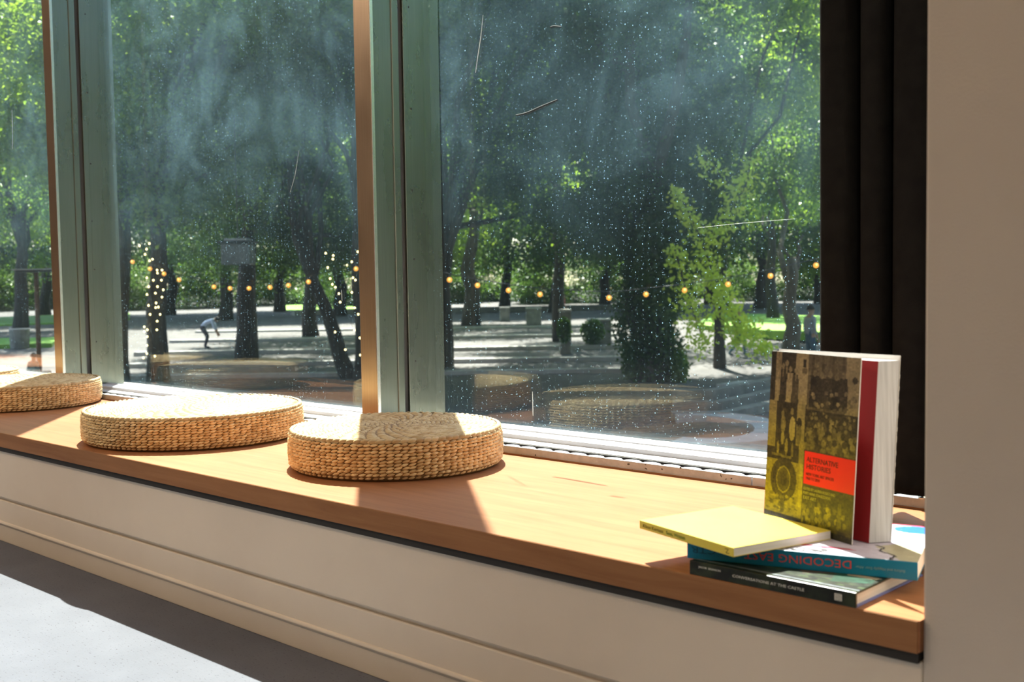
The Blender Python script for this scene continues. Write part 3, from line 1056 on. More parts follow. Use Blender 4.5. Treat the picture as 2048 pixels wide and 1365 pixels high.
text('Klaus Kertess', 0.0088, sc_ + ax_c * 0.010 + up * 0.0042, ax_c, up, M['ink_dark'], bookC, 'spine_author', 0.056)
text('Seen, Written', 0.0088, sc_ + ax_c * 0.075 + up * 0.0042, ax_c, up, M['ink_green'], bookC, 'spine_title', 0.050)
for q in ((0.0, 0.010, 0.008, 0.010), (0.008, 0.010, 0.002, 0.0035), (0.002, 0.0035, 0.010, 0.0035)):
    a_, b_ = sc_ + ax_c * (LC - 0.019 + q[0]) + up * q[1], sc_ + ax_c * (LC - 0.019 + q[2]) + up * q[3]
    MB().tube([a_, b_], 0.0005, 5).build('spine_mark', M['ink_dark'], bookC)

# D: large paperback standing upright, slightly open, on the teal book
zD = zC - 0.0004
def gp(px, py):
    q = on_z(px, py, zD)
    return Vector((q.x, q.y, zD))
D0, D1, D2, D3 = gp(1527.5, 1038), gp(1703.5, 1091), gp(1781, 1085.5), gp(1738, 1088)
lean = Vector((0.003, 0.0262, 0.3058))
HD = lean.length
upd = lean.normalized()
bookD = thing('standing_book', (D0 + D1) / 2, 'large paperback standing upright, sepia and yellow photo collage with a red title box', 'book')


def slab(a, b, th, h, name, mat, z0=0.0, parent=bookD, bevel=0.0):
    d = (b - a).normalized()
    nrm = Vector((-d.y, d.x, 0))
    return MB().obox(a + upd * z0, b - a, nrm * th, upd * h).build(name, mat, parent, bevel=bevel)


d1 = (D1 - D0).normalized()
n1 = Vector((-d1.y, d1.x, 0))
slab(D0, D1, 0.0016, HD, 'front_cover', M['white_card'])
ink_grid('cover_picture', collage(), D0 - n1 * 0.0003, D1 - D0, upd * HD, bookD)
d2 = (D2 - D0).normalized()
n2 = Vector((-d2.y, d2.x, 0))
slab(D0 + n2 * 0.020, D2 + n2 * 0.001, 0.0010, HD * 1.006, 'back_cover', M['white_card'])
slab(D0 + n2 * 0.0211, D2 + n2 * 0.0021, 0.0005, HD * 1.004, 'back_print', M['cover_back'])
# page block: a wedge, its first leaf is the red endpaper
pb = MB()
b0, b1, b2, b3 = D0 + n1 * 0.0030, D3, D2 - d2 * 0.001, D0 + n2 * 0.0185
hh = upd * (HD - 0.006)
z_ = upd * 0.001
pb.add([b0 + z_, b1 + z_, b2 + z_, b3 + z_, b0 + hh, b1 + hh, b2 + hh, b3 + hh],
       [(0, 3, 2, 1), (4, 5, 6, 7), (0, 1, 5, 4), (1, 2, 6, 5), (2, 3, 7, 6), (3, 0, 4, 7)])
pb.build('pages', M['paper_v'], bookD)
nr = (b1 - b0).normalized()
nr = Vector((-nr.y, nr.x, 0))
MB().obox(b0 - nr * 0.0008 + z_, b1 - b0, nr * 0.0007, hh - z_ * 1.2).build('red_endpaper', M['red_page'], bookD)
slab(D0 - d1 * 0.0006, D0 + n2 * 0.021 - d1 * 0.0006, -0.0010, HD, 'spine', M['cover_back'])
rd = random.Random(5)
for k in range(13):          # printed flecks along the back cover's edge
    z = 0.018 + 0.021 * k + rd.uniform(-.003, .003)
    e0 = D2 + n2 * 0.0008 + upd * z
    MB().obox(e0, d2 * 0.0006, n2 * 0.0014, upd * rd.uniform(.006, .013)).build('edge_fleck', M['white_card'], bookD)
Wd = (D1 - D0).length


def cov(u, v):
    return D0 + d1 * (u * Wd) + upd * ((1 - v) * HD) - n1 * 0.0004


text('ALTERNATIVE', 0.0125, cov(.475, .608), d1, upd, M['ink_black'], bookD, 'cover_title', Wd * .345)
text('HISTORIES', 0.0125, cov(.475, .648), d1, upd, M['ink_black'], bookD, 'cover_title', Wd * .265)
text('NEW YORK ART SPACES', 0.0070, cov(.475, .685), d1, upd, M['ink_black'], bookD, 'cover_subtitle', Wd * .305)
text('1960 TO 2010', 0.0070, cov(.475, .709), d1, upd, M['ink_black'], bookD, 'cover_subtitle', Wd * .15)
text('EDITED BY LAUREN ROSATI AND', 0.0068, cov(.455, .768), d1, upd, M['ink_yellow'], bookD, 'cover_credit', Wd * .35)
text('MARY ANNE STANISZEWSKI', 0.0068, cov(.455, .792), d1, upd, M['ink_yellow'], bookD, 'cover_credit', Wd * .30)
text('EXIT ART', 0.0080, cov(.455, .820), d1, upd, M['ink_yellow'], bookD, 'cover_publisher', Wd * .145)

# ------------------------------------------------------------------ the park outside
UH = Vector((RGT.x, RGT.y, 0)).normalized()       # across the view
VH = Vector((FWD.x, FWD.y, 0)).normalized()       # away from the window, along the park


def gz(v):
    """height of the ground at distance v: a low court, a rising slope, an upper level"""
    t = min(max((v - 28.0) / 18.0, 0.0), 1.0)
    return -1.72 + 0.60 * t


def uv(u, v, z=None):
    q = UH * u + VH * v
    return Vector((q.x, q.y, gz(v) if z is None else z))


TV = [29.3, 32.0, 35.5, 40.2, 44.6, 48.5]         # fronts of the terrace steps


def stand(px, v):
    """foot point on the ground or terrace at image column px and distance v"""
    u = (px - 1024) / F_PX * v
    q = uv(u, v)
    for i in range(5):
        if TV[i] <= v < TV[i + 1] and -11.5 - 0.3 * i < u < 3.4 + 0.25 * i:
            q.z = -1.70 + 0.12 * (i + 1)
    return q


gm = MB()
us = [-150, -90, -60, -40, -26, -16, -10, -5, 0, 4, 9, 15, 22, 32, 50, 90]
vs_g = [3.0, 12, 20, 28, 34, 40, 46, 60, 80, 110, 160]
for v in vs_g:
    for u in us:
        q = uv(u, v)
        gm.v.append(tuple(q))
nu = len(us)
for i in range(len(vs_g) - 1):
    for j in range(nu - 1):
        a = i * nu + j
        gm.f.append((a, a + 1, a + 1 + nu, a + nu))
gm.m = [0] * len(gm.f)
ground = gm.build('ground', M['gravel'])
tag(ground, 'gravel ground of the park, dappled with shade', None, None, 'structure')

# terrace steps
TN = ['lowest', 'second', 'third', 'fourth', 'highest']
for i in range(5):
    zt = -1.70 + 0.12 * (i + 1)
    u0, u1 = -11.5 - 0.3 * i, 3.4 + 0.25 * i
    t = thing('terrace_step', uv(-4, TV[i]), '%s of the low gravel terraces with pale kerbs in the park' % TN[i], 'terrace', 'gravel terraces stepping up through the park')
    a, b = uv(u0, TV[i], 0), uv(u1, TV[i], 0)
    ln = (b - a)
    k0 = uv(u0, TV[i], zt - 0.3)
    MB().obox(k0, ln, VH * 0.35, up * 0.315).build('kerb', M['kerbstone'], t, bevel=0.01)
    MB().obox(uv(u0, TV[i] + 0.35, zt - 0.3), ln, VH * (TV[i + 1] - TV[i] - 0.3), up * 0.30).build('tread', M['gravel'], t)


def ground_poly(name, pxs, z, th, mat, label, cat=None, group=None, kind=None, parent=None, zoff=0.0):
    pts = [on_z(x, y, z) for x, y in pxs]
    mb = MB().prism([(p.x, p.y) for p in pts], z - 0.25, z + th)
    o = mb.build(name, mat, parent)
    return tag(o, label, cat, group, kind) if parent is None else o


# lawns
for pxs, zz, lab in [([(-80, 655), (110, 648), (260, 640), (260, 628), (100, 632), (-80, 640)], -1.10, 'far sunlit strip of lawn at the left of the park'),
                     ([(-80, 694), (104, 690), (130, 668), (100, 664), (-80, 672)], -1.25, 'nearer sunlit strip of lawn at the left of the park'),
                     ([(560, 623), (640, 621), (730, 619), (730, 610), (560, 612)], -1.10, 'small lawn behind the fairy-lit trees'),
                     ([(1395, 652), (1500, 662), (1640, 668), (1640, 634), (1500, 630), (1420, 630)], -1.10, 'sunlit lawn at the right of the park')]:
    n_ = ground_poly('lawn', pxs, zz, 0.05, M['grass'], lab, None, None, 'stuff')

# foreground court: steps with a bend and a curved planting bed
def kerb_line(name, pts, z, width, height, mat, label, cat, group=None):
    P = [Vector((q.x, q.y, z)) for q in (on_z(x, y, z) for x, y in pts)]
    mb = MB()
    for k in range(len(P)):
        d = (P[min(k + 1, len(P) - 1)] - P[max(k - 1, 0)]).normalized()
        n = Vector((-d.y, d.x, 0))
        for s, zz in ((0, -0.2), (1, -0.2), (1, height), (0, height)):
            mb.v.append(tuple(P[k] + n * (s * width) + up * zz))
    m = len(P)
    for k in range(m - 1):
        for j in range(4):
            mb.f.append((4 * k + j, 4 * k + (j + 1) % 4, 4 * k + 4 + (j + 1) % 4, 4 * k + 4 + j))
    mb.f += [(0, 3, 2, 1), (4 * m - 4, 4 * m - 3, 4 * m - 2, 4 * m - 1)]
    mb.m = [0] * len(mb.f)
    return tag(mb.build(name, mat), label, cat, group)


for k, (pts, hgt) in enumerate([([(1345, 806), (1425, 807), (1480, 796), (1640, 762)], 0.16), ([(1345, 824), (1445, 825), (1500, 813), (1640, 780)], 0.10),
                                ([(1345, 843), (1455, 842), (1510, 830), (1640, 800)], 0.05)]):
    kerb_line('court_step', pts, -1.71, 0.24, hgt + .10, M['block'], ['farthest of the three bent court steps below the window', 'middle of the three bent court steps below the window', 'nearest of the three bent court steps below the window'][k], 'step', 'bent steps in the court')
arc = []
for k in range(15):
    a = math.pi * (0.62 - 1.20 * k / 14)
    arc.append((1395 + 115 * math.cos(a), 868 - 24 * math.sin(a) + 0.04 * 115 * math.cos(a)))
kerb_line('bed_kerb', arc, -1.70, 0.55, 0.12, M['kerbstone'], 'curved pale kerb of the planting bed below the window', 'kerb')
ground_poly('planting_bed', [(1380, 888), (1440, 890), (1497, 872), (1490, 862), (1440, 852), (1380, 850), (1250, 862), (1220, 875), (1260, 886)], -1.68, 0.05, M['soil'], 'bare brown soil bed inside the curved kerb', 'planting bed')
kerb_line('path_kerb', [(1470, 776), (1510, 770), (1560, 768), (1640, 768)], -1.70, 0.5, 0.06, M['kerbstone'], 'pale arc of kerb behind the standing book', 'kerb')

# stone blocks and bins
def block(name, px, ytop, ybot, wpx, v, label, cat, mat='block', rounded=False):
    foot = stand(px, v)
    h = (ybot - ytop) / F_PX * v
    w = wpx / F_PX * v
    root = thing(name, foot, label, cat)
    if rounded:
        MB().lathe([(w * .47, 0), (w * .5, h * .5), (w * .5, h * .93), (w * .44, h)], c=foot, n=20).build('body', M[mat], root, smooth=False, bevel=0.02)
        MB().lathe([(w * .52, h * .93), (w * .53, h * .96), (w * .52, h), (w * .40, h), (w * .38, h * .97)], c=foot, n=20).build('rim', M['kerbstone'], root)
    else:
        o = foot - UH * w / 2 - VH * w / 2
        MB().obox(o, UH * w, VH * w, up * (h * .94)).build('body', M[mat], root, bevel=0.03)
        MB().obox(o - UH * .02 - VH * .02 + up * (h * .94), UH * (w + .04), VH * (w + .04), up * (h * .06)).build('cap', M['kerbstone'], root, bevel=0.01)
    return root


block('stone_block', 1010, 612, 641, 20, 50.5, 'small square stone block on the upper level, left of the others', 'stone block')
block('stone_block', 1068, 620, 656, 30, 45.5, 'square stone block standing on the highest terrace', 'stone block')
block('stone_pillar', 1131, 622, 712, 23, 33.6, 'narrow stone pillar in front of the person in red', 'pillar')
block('ivy_block', 1199, 642, 692, 45, 36.5, 'broad stone block half covered by ivy', 'stone block')
block('litter_bin', 38, 660, 700, 38, 39.0, 'round grey litter bin in front of the left lawn', 'bin', 'block', True)
kerb_line('planter_wall', [(590, 632), (725, 628), (800, 626)], -1.12, 0.6, 0.25, M['kerbstone'], 'low wall behind the fairy-lit leaning tree', 'wall')
kerb_line('low_wall', [(840, 628), (940, 626), (1300, 618)], -1.12, 0.6, 0.30, M['block'], 'long low grey wall across the upper level of the park', 'wall')

# ------------------------------------------------------------------ foliage
def leaf_quads(c, n_, size, rs, flat=0.5):
    """arrays of leaf quads at centres c (n,3): two triangles each, folded a little"""
    d = rs.normal(size=(n_, 3))
    d /= np.linalg.norm(d, axis=1)[:, None]
    nrm = rs.normal(size=(n_, 3)) * (1 - flat) + np.array((0, 0, 1.0)) * flat * 1.4
    nrm -= (nrm * d).sum(1)[:, None] * d
    nrm /= np.linalg.norm(nrm, axis=1)[:, None] + 1e-9
    s = np.cross(d, nrm)
    L = size * rs.uniform(.65, 1.3, n_)[:, None]
    p0 = c - d * L * .5
    p1 = c - d * L * .05 + s * L * .30 + nrm * L * .07
    p2 = c + d * L * .5
    p3 = c - d * L * .05 - s * L * .30 + nrm * L * .07
    return np.stack([p0, p1, p2, p3], 1).reshape(-1, 3)


def leaf_mesh(name, centres, size, rs, mat, flat=0.5):
    n_ = len(centres)
    co = leaf_quads(centres, n_, size, rs, flat)
    me = bpy.data.meshes.new(name)
    me.vertices.add(len(co))
    me.vertices.foreach_set('co', co.astype(np.float32).ravel())
    me.loops.add(4 * n_)
    me.loops.foreach_set('vertex_index', np.arange(4 * n_, dtype=np.int32))
    me.polygons.add(n_)
    me.polygons.foreach_set('loop_start', np.arange(0, 4 * n_, 4, dtype=np.int32))
    me.update(calc_edges=True)
    me.materials.append(mat)
    return me


def crown_mesh(name, seed, clumps, per, mat, size=0.16, R=(1, 1, 0.8), spread=0.20):
    """crown of unit radius times 4 m: clumps of leaves inside an ellipsoid, thinner towards the middle"""
    rs = np.random.default_rng(seed)
    cs = []
    for k in range(clumps):
        d = rs.normal(size=3)
        d /= np.linalg.norm(d)
        rr = rs.uniform(.25, 1.0) ** .5
        cc = d * rr * np.array(R) * 4.0
        nn = int(per * rs.uniform(.6, 1.4))
        pts = rs.normal(size=(nn, 3)) * np.array((1.0, 1.0, .62)) * 4.0 * spread * rs.uniform(.6, 1.2) + cc
        cs.append(pts)
    return leaf_mesh(name, np.concatenate(cs), size, rs, mat)


CROWN = [crown_mesh('foliage', s, 64, 430, M['leaf'], spread=0.155) for s in (21, 22, 23)]
CROWN_D = [crown_mesh('foliage', s, 74, 480, M['leaf_dark'], spread=0.17) for s in (31, 32)]


def foliage(parent, c, scale, k, dark=False, squash=1.0, rz=0.0):
    me = (CROWN_D if dark else CROWN)[k % (2 if dark else 3)]
    o = link('foliage', me)
    o.location = c
    o.scale = (scale, scale, scale * squash)
    o.rotation_euler = (0, 0, rz)
    o['kind'] = 'stuff'
    attach(o, parent)
    return o


def wob(a, b, n, amp, rd_):
    out = []
    for k in range(n + 1):
        t = k / n
        j = amp * math.sin(math.pi * t)
        out.append(a.lerp(b, t) + Vector((rd_.uniform(-j, j), rd_.uniform(-j, j), 0)))
    return out


def tree(name, px, v, width, top_px, top_y, crowns, label, group=None, mat='bark', branches=4, seed=0, fork=None, flare=1.25, cat='tree'):
    """trunk from its foot at column px, distance v, up to (top_px, top_y); crowns: (px, py, dv, radius scale, dark)"""
    rd_ = random.Random(seed + int(px))
    foot = stand(px, v)
    root = thing(name, foot, label, cat, group)
    top = at_depth(top_px, top_y, v)
    pts = wob(foot - up * .15, top, 6, width * .25, rd_)
    rad = [width / 2 * (flare if k == 0 else 1.08 - .09 * k) for k in range(7)]
    MB().tube(pts, rad, 12).build('trunk', M[mat], root, smooth=True)
    ends = [at_depth(cx, cy, v + dv) for cx, cy, dv, sc_, dk in crowns]
    nb = 0
    if fork:
        for fx, fy, fw in fork:
            e = at_depth(fx, fy, v)
            MB().tube(wob(pts[-2], e, 5, .15, rd_), [fw / 2 * (1.0 - .11 * k) for k in range(6)], 8).build('branch', M[mat], root, smooth=True)
            nb += 1
    for e in ends:
        for b in range(branches if len(ends) == 1 else max(2, branches - 1)):
            s = pts[4 + rd_.randint(0, 2)]
            q = e + Vector((rd_.uniform(-2, 2), rd_.uniform(-2, 2), rd_.uniform(-.8, 1.5)))
            MB().tube(wob(s, q, 5, .35, rd_), [width * .21 * (1 - .16 * k) for k in range(6)], 6).build('branch', M[mat], root, smooth=True)
    for i, (cx, cy, dv, sc_, dk) in enumerate(crowns):
        foliage(root, ends[i], sc_, i + int(px), dk, rz=rd_.uniform(0, 6))
    return root


tree('park_tree', 238, 27.0, .40, 250, 330, [(150, 190, 1, .78, False), (300, 60, 2, .8, False), (60, -60, -6, .75, False)], 'tree wrapped in fairy lights beside the left mullion', seed=1)
tree('park_tree', 312, 27.6, .52, 322, 300, [(390, 220, 0, .85, False), (260, 330, 3, .6, True), (420, -150, -5, .8, False)], 'tree thickly wrapped in fairy lights, second from the left mullion', seed=2)
tree('park_tree', 490, 33.0, .62, 500, 320, [(520, 230, 1, .9, False), (430, 420, 3, .55, True), (500, -130, -3, .95, True), (380, -300, 0, .95, True)], 'dark trunk under the hanging box between the mullions', seed=3)
tree('park_tree', 622, 42.0, .55, 615, 400, [(620, 330, 0, .95, False)], 'distant slim tree left of the middle mullion', seed=4)
tree('park_tree', 700, 29.0, .42, 590, 470, [(570, 130, 2, .85, False), (650, 420, 3, .55, True), (640, -270, 0, .9, True)], 'leaning tree with fairy lights close to the middle mullion', seed=5)
tree('park_tree', 722, 28.2, .42, 716, 380, [(690, 60, 1, .75, False), (720, -190, -5, .8, False)], 'upright tree with fairy lights partly hidden by the middle mullion', seed=6)
tree('park_tree', 884, 31.0, .54, 893, 400, [(860, 90, 1, .8, False), (1010, 220, 1, .8, False), (980, -170, -6, .8, False), (850, -230, 0, .95, True), (1080, -250, 1, .9, True)], 'forked dark tree just right of the middle mullion', seed=7,
     fork=[(868, 250, .34), (925, 230, .38), (1090, 420, .2)])
tree('park_tree', 942, 46.5, .72, 948, 420, [(960, 350, 1, 1.0, False)], 'stout tree behind the forked tree', seed=8)
ivy = tree('ivy_tree', 1302, 27.4, .95, 1290, 300, [(1180, 330, 1, .8, True), (1290, 150, 1, .85, True), (1330, 420, .5, .5, True), (1200, -160, -5, .75, True), (1180, -330, -1, .85, True)], 'broad ivy-clad tree in the middle of the right pane', seed=9, flare=1.1)
tree('park_tree', 1547, 48.5, .52, 1540, 430, [(1520, 330, 2, 1.0, False)], 'slim distant tree right of the bright hanging branch', seed=10)
tree('pollard_tree', 1584, 33.0, .52, 1582, 515, [(1560, 250, 4, .9, True)], 'pollarded tree with a short fork beside the curtain', mat='bark_pale', branches=1, seed=11,
     fork=[(1606, 470, .18), (1562, 488, .14)])
tree('park_tree', 40, 46.0, .6, 45, 430, [(40, 330, 2, 1.1, False), (10, 90, 0, 1.0, False)], 'tree at the left edge of the picture behind the lawn', seed=12)
tree('park_tree', 1440, 30.0, .30, 1450, 330, [(1440, 130, 0, .8, False), (1560, 70, 2, .8, False), (1720, -150, -7, .8, False)], 'slender tree above the bright hanging branch', seed=13)
tree('park_tree', 1120, 38.0, .45, 1110, 330, [(1120, 110, 2, .95, False), (1130, -120, -8, .8, True), (960, -60, -4, .9, True)], 'tree behind the stone pillar in the right pane', seed=14)



def side_tree(u, v, h, s, label, group, k):
    foot = uv(u, v)
    root = thing('side_tree', foot, label, 'tree', group)
    rd_ = random.Random(900 + k)
    MB().tube(wob(foot - up * .15, foot + up * h, 6, .2, rd_), [.34, .27, .25, .23, .2, .17, .12], 10).build('trunk', M['bark'], root, smooth=True)
    foliage(root, foot + up * h, s, k, k % 2 == 0, 1.0, k)
    foliage(root, foot + up * (h - 3.2) + UH * .8, s * .8, k + 1, False, 1.0, k + 2)
    return root


for k, (u, v, h, s_) in enumerate([(15, 26, 7.5, 1.0), (22, 30, 8, 1.1), (19, 18, 7, 1.0), (27, 22, 8, 1.1), (24, 11, 7, 1.0), (32, 13, 8, 1.2), (30, 3, 7, 1.1), (38, 6, 8, 1.2), (36, -6, 8, 1.2), (34, 34, 9, 1.3), (42, 24, 9, 1.3), (46, 12, 9, 1.3), (50, 0, 9, 1.3), (26, 7, 6, 1.2), (28, 16, 6, 1.2), (44, 4, 13, 1.6), (46, 18, 13, 1.6), (40, 30, 13, 1.6), (44, -10, 13, 1.6), (34, -14, 8, 1.3)]):
    side_tree(u, v, h, s_, 'leafy park tree standing beyond the %s edge of the picture' % ('right' if u > 0 else 'left'), 'park trees beyond the edges of the picture', k)

# ivy and leaves round the broad trunk
rs = np.random.default_rng(77)
foot = stand(1302, 27.4)
n_ = 17000
hz = rs.uniform(0, 1, n_) ** .9 * 6.5
an = rs.uniform(0, 2 * math.pi, n_)
rr = (0.46 + 0.17 * np.abs(rs.normal(size=n_)) + 0.08 * np.sin(3 * an + 2.3 * hz) + 0.09 * np.sin(1.9 * hz + 2.0 * np.sin(an)))
pts = np.stack([foot.x + rr * np.cos(an) - 0.02 * hz, foot.y + rr * np.sin(an), foot.z + hz], 1)
o = link('ivy', leaf_mesh('ivy', pts, .12, rs, M['leaf_dark'], .2), ivy)
o['kind'] = 'stuff'
# low leaves at its right foot and over the block
def tuft(px, py, v, rx, rz_, n_, mat, size, name, parent, seed):
    rs_ = np.random.default_rng(seed)
    c = at_depth(px, py, v)
    p = rs_.normal(size=(n_, 3))
    p = p / (np.linalg.norm(p, axis=1)[:, None] + 1e-6) * rs_.uniform(.3, 1, n_)[:, None] ** .5
    w = p[:, :1] * np.array(UH) * rx + p[:, 1:2] * np.array(VH) * rx + p[:, 2:3] * np.array((0, 0, 1.0)) * rz_
    o_ = link(name, leaf_mesh(name, np.array(c) + w, size, rs_, mat, .3), parent)
    o_['kind'] = 'stuff'
    return o_


tuft(1358, 735, 26.9, .24, .50, 520, M['leaf'], .12, 'foliage', ivy, 1)
tuft(1258, 715, 26.9, .18, .45, 220, M['leaf_dark'], .12, 'foliage', ivy, 2)
tuft(1185, 664, 35.8, .40, .42, 900, M['leaf_dark'], .12, 'foliage', ivy, 3)
tuft(1128, 660, 33.0, .22, .40, 500, M['leaf_dark'], .12, 'foliage', ivy, 4)
tuft(1330, 520, 26.0, .8, 1.5, 2600, M['leaf_dark'], .13, 'foliage', ivy, 5)


# bright hanging branches reaching towards the window
def hanging(parent, path, v0, v1, n_, spread, seed, name='hanging_leaves'):
    rs_ = np.random.default_rng(seed)
    P = [at_depth(x, y, v0 + (v1 - v0) * k / (len(path) - 1)) for k, (x, y) in enumerate(path)]
    P = smooth_path(P, 6)
    MB().tube(P, [.022 * (1 - .75 * k / len(P)) for k in range(len(P))], 5).build('twig', M['bark'], parent)
    A = np.array(P)
    i = rs_.integers(0, len(P), n_)
    off = rs_.normal(size=(n_, 3)) * spread * (0.6 + 0.6 * np.sin(np.pi * i / len(P)))[:, None]
    off[:, 2] -= np.abs(off[:, 2]) * .5
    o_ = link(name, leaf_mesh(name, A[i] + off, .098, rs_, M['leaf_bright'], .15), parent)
    o_['kind'] = 'stuff'


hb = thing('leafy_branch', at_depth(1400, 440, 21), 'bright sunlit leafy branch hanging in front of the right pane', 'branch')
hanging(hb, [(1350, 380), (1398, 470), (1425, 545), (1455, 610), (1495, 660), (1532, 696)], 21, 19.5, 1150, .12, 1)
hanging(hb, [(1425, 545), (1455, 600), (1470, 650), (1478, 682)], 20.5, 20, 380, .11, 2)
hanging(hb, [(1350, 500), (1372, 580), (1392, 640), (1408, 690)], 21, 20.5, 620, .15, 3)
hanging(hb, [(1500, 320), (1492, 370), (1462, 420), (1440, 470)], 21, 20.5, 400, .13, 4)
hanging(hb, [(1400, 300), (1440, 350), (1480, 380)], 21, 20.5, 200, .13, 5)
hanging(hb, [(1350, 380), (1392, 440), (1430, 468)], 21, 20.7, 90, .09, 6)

# trees farther back close the view
FAR = [(-60, 62, 1.5), (90, 70, 1.5), (210, 60, 1.4), (340, 68, 1.6), (450, 58, 1.4), (560, 72, 1.6), (680, 62, 1.5), (800, 70, 1.5), (880, 60, 1.4), (1010, 74, 1.6), (1110, 62, 1.4), (1210, 72, 1.6), (1330, 60, 1.4), (1420, 74, 1.6), (1520, 64, 1.5), (1640, 72, 1.6), (1740, 64, 1.5)]
for k, (px, v, s) in enumerate(FAR):
    hy = 330 if k % 2 else 380
    tree('far_tree', px, v, .7, px + 5, 450, [(px, hy, 0, s, bool(k % 3 == 0)), (px + 40, hy - 200 - 60 * (k % 2), 4, s * 1.05, False)], 'leafy tree in the distant row at the back of the park', 'distant row of trees at the back of the park', branches=2, seed=40 + k)
for k in range(15):
    px = -80 + 135 * k
    v = 84 + 6 * (k % 3)
    h = thing('hedge', stand(px, v), 'dark rounded hedge closing the view at the far end of the park', 'hedge', 'hedges at the far end of the park')
    foliage(h, stand(px, v) + up * 2.0, 1.15, k, True, .75, k)

# ------------------------------------------------------------------ lights strung outside
def festoon(name, pts, v0, v1, dia, label, ends):
    root = thing(name, at_depth(pts[0][0], pts[0][1], v0), label, 'string lights')
    xs0, xs1 = pts[0][0], pts[-1][0]
    W3 = [at_depth(x, y, v0 + (v1 - v0) * (x - xs0) / (xs1 - xs0)) for x, y in pts]
    path = [at_depth(ends[0][0], ends[0][1], v0)] + [p + up * dia * 1.15 for p in W3] + [at_depth(ends[1][0], ends[1][1], v1)]
    MB().tube(smooth_path(path, 4), 0.006, 5).build('cable', M['iron'], root)
    r = dia / 2
    bm_ = MB().lathe([(r * .28, r * .98), (r * .55, r * .84), (r * .88, r * .48), (r, 0), (r * .88, -r * .48), (r * .55, -r * .84), (r * .1, -r)], n=14)
    sk = MB().lathe([(r * .36, r * .8), (r * .36, r * 1.7), (r * .2, r * 1.9)], n=10)
    fl = MB().lathe([(r * .1, -r * .3), (r * .3, 0), (r * .3, r * .35), (r * .1, r * .6)], n=8)
    b0_ = s0_ = None
    for p in W3:
        if b0_ is None:
            b0_ = b = bm_.build('bulb', M['bulb'], None, smooth=True)
            s0_ = s = sk.build('socket', M['iron'])
            f0_ = f = fl.build('filament', M['filament'])
        else:
            b, s, f = b0_.copy(), s0_.copy(), f0_.copy()
            for q in (b, s, f):
                COL.objects.link(q)
        b.location = p
        attach(b, root)
        s.parent = b
        f.parent = b
        f.location = (-VH.x * r * .75, -VH.y * r * .75, 0)
    return root


festoon('festoon_lights', [(853, 548), (899, 560), (955, 571), (1017, 581), (1080, 589), (1218, 596), (1292, 589), (1369, 581), (1456, 569), (1541, 552), (1632, 531)], 17.5, 16.5, .082,
        'string of round amber bulbs sagging across the right pane', ((800, 528), (1700, 505)))
festoon('festoon_lights', [(265, 524), (300, 538), (328, 548), (358, 560), (428, 574), (460, 577), (498, 577), (540, 575), (577, 571), (617, 564), (712, 538)], 21.0, 19.0, .080,
        'string of round amber bulbs sagging across the pane between the mullions', ((228, 500), (760, 520)))


def fairy(pts, sx, sy, k, v, label):
    root = thing('fairy_lights', at_depth(sx + pts[0][0] / k, sy + pts[0][1] / k, v), label, 'fairy lights')
    W3 = [at_depth(sx + x / k, sy + y / k, v - 0.05 * (i % 3)) for i, (x, y) in enumerate(pts)]
    order = sorted(W3, key=lambda p: -p.z)
    MB().tube(order, 0.004, 4).build('wire', M['iron'], root)
    f0_ = None
    lt = MB().lathe([(.006, -.022), (.016, -.012), (.020, 0), (.016, .012), (.006, .022)], n=8)
    for p in W3:
        if f0_ is None:
            o_ = f0_ = lt.build('light', M['fairy'])
        else:
            o_ = f0_.copy()
            COL.objects.link(o_)
        o_.location = p
        attach(o_, root)


fairy([(86, 358), (94, 477), (52, 540), (62, 573), (87, 661), (138, 720), (74, 764), (71, 808), (105, 862), (77, 930), (135, 926), (120, 1040), (95, 1090), (50, 1185), (84, 1180), (62, 1227), (168, 1215), (154, 1311)],
      200, 400, 4.267, 26.6, 'fairy lights wound on the tree beside the left mullion')
fairy([(337, 393), (421, 373), (397, 421), (385, 465), (448, 507), (423, 520), (427, 580), (487, 600), (529, 600), (491, 625), (400, 665), (456, 686), (524, 686), (416, 742), (491, 741), (540, 768), (473, 797), (401, 808), (528, 830), (478, 881),
       (414, 902), (498, 915), (475, 920), (428, 978), (513, 978), (488, 1036), (378, 1085), (404, 1110), (378, 1125), (485, 1110), (403, 1168), (401, 1243), (400, 1313), (468, 1335), (370, 1350)],
      200, 400, 4.267, 27.1, 'dense fairy lights wound on the second tree from the left mullion')
fairy([(933, 326), (1007, 348), (1003, 383), (953, 466), (977, 573), (998, 630), (1026, 657), (1062, 720), (1074, 803), (1025, 1095), (1213, 1075), (1125, 1267)], 460, 440, 4.875, 28.5, 'fairy lights wound on the leaning tree')
fairy([(1245, 312), (1187, 409), (1141, 444), (1199, 565), (1223, 588), (1188, 708), (1215, 858), (1251, 922), (1266, 1153), (1270, 1320)], 460, 440, 4.875, 27.8, 'fairy lights on the upright tree at the middle mullion')

# post with a crossbar, left of the left mullion
pf = stand(75, 25.0)
post = thing('wooden_post', pf, 'reddish brown post with a dark crossbar in front of the left lawn', 'post')
top = at_depth(72, 545, 25.0)
MB().tube([pf - up * .1, top], [.06, .05], 10).build('shaft', M['post'], post, smooth=True)
MB().obox(top - UH * .42 - VH * .1, UH * .80, VH * .2, up * .05).build('crossbar', M['iron'], post, bevel=.01)
MB().obox(top - UH * .48 - VH * .2 + up * .05, UH * .92, VH * .4, up * .03).build('top_board', M['kerbstone'], post, bevel=.005)
bx_ = stand(68, 25.4)
MB().obox(bx_ - UH * .28 - VH * .2, UH * .56, VH * .4, up * .62).build('foot_box', M['block'], post, bevel=.02)

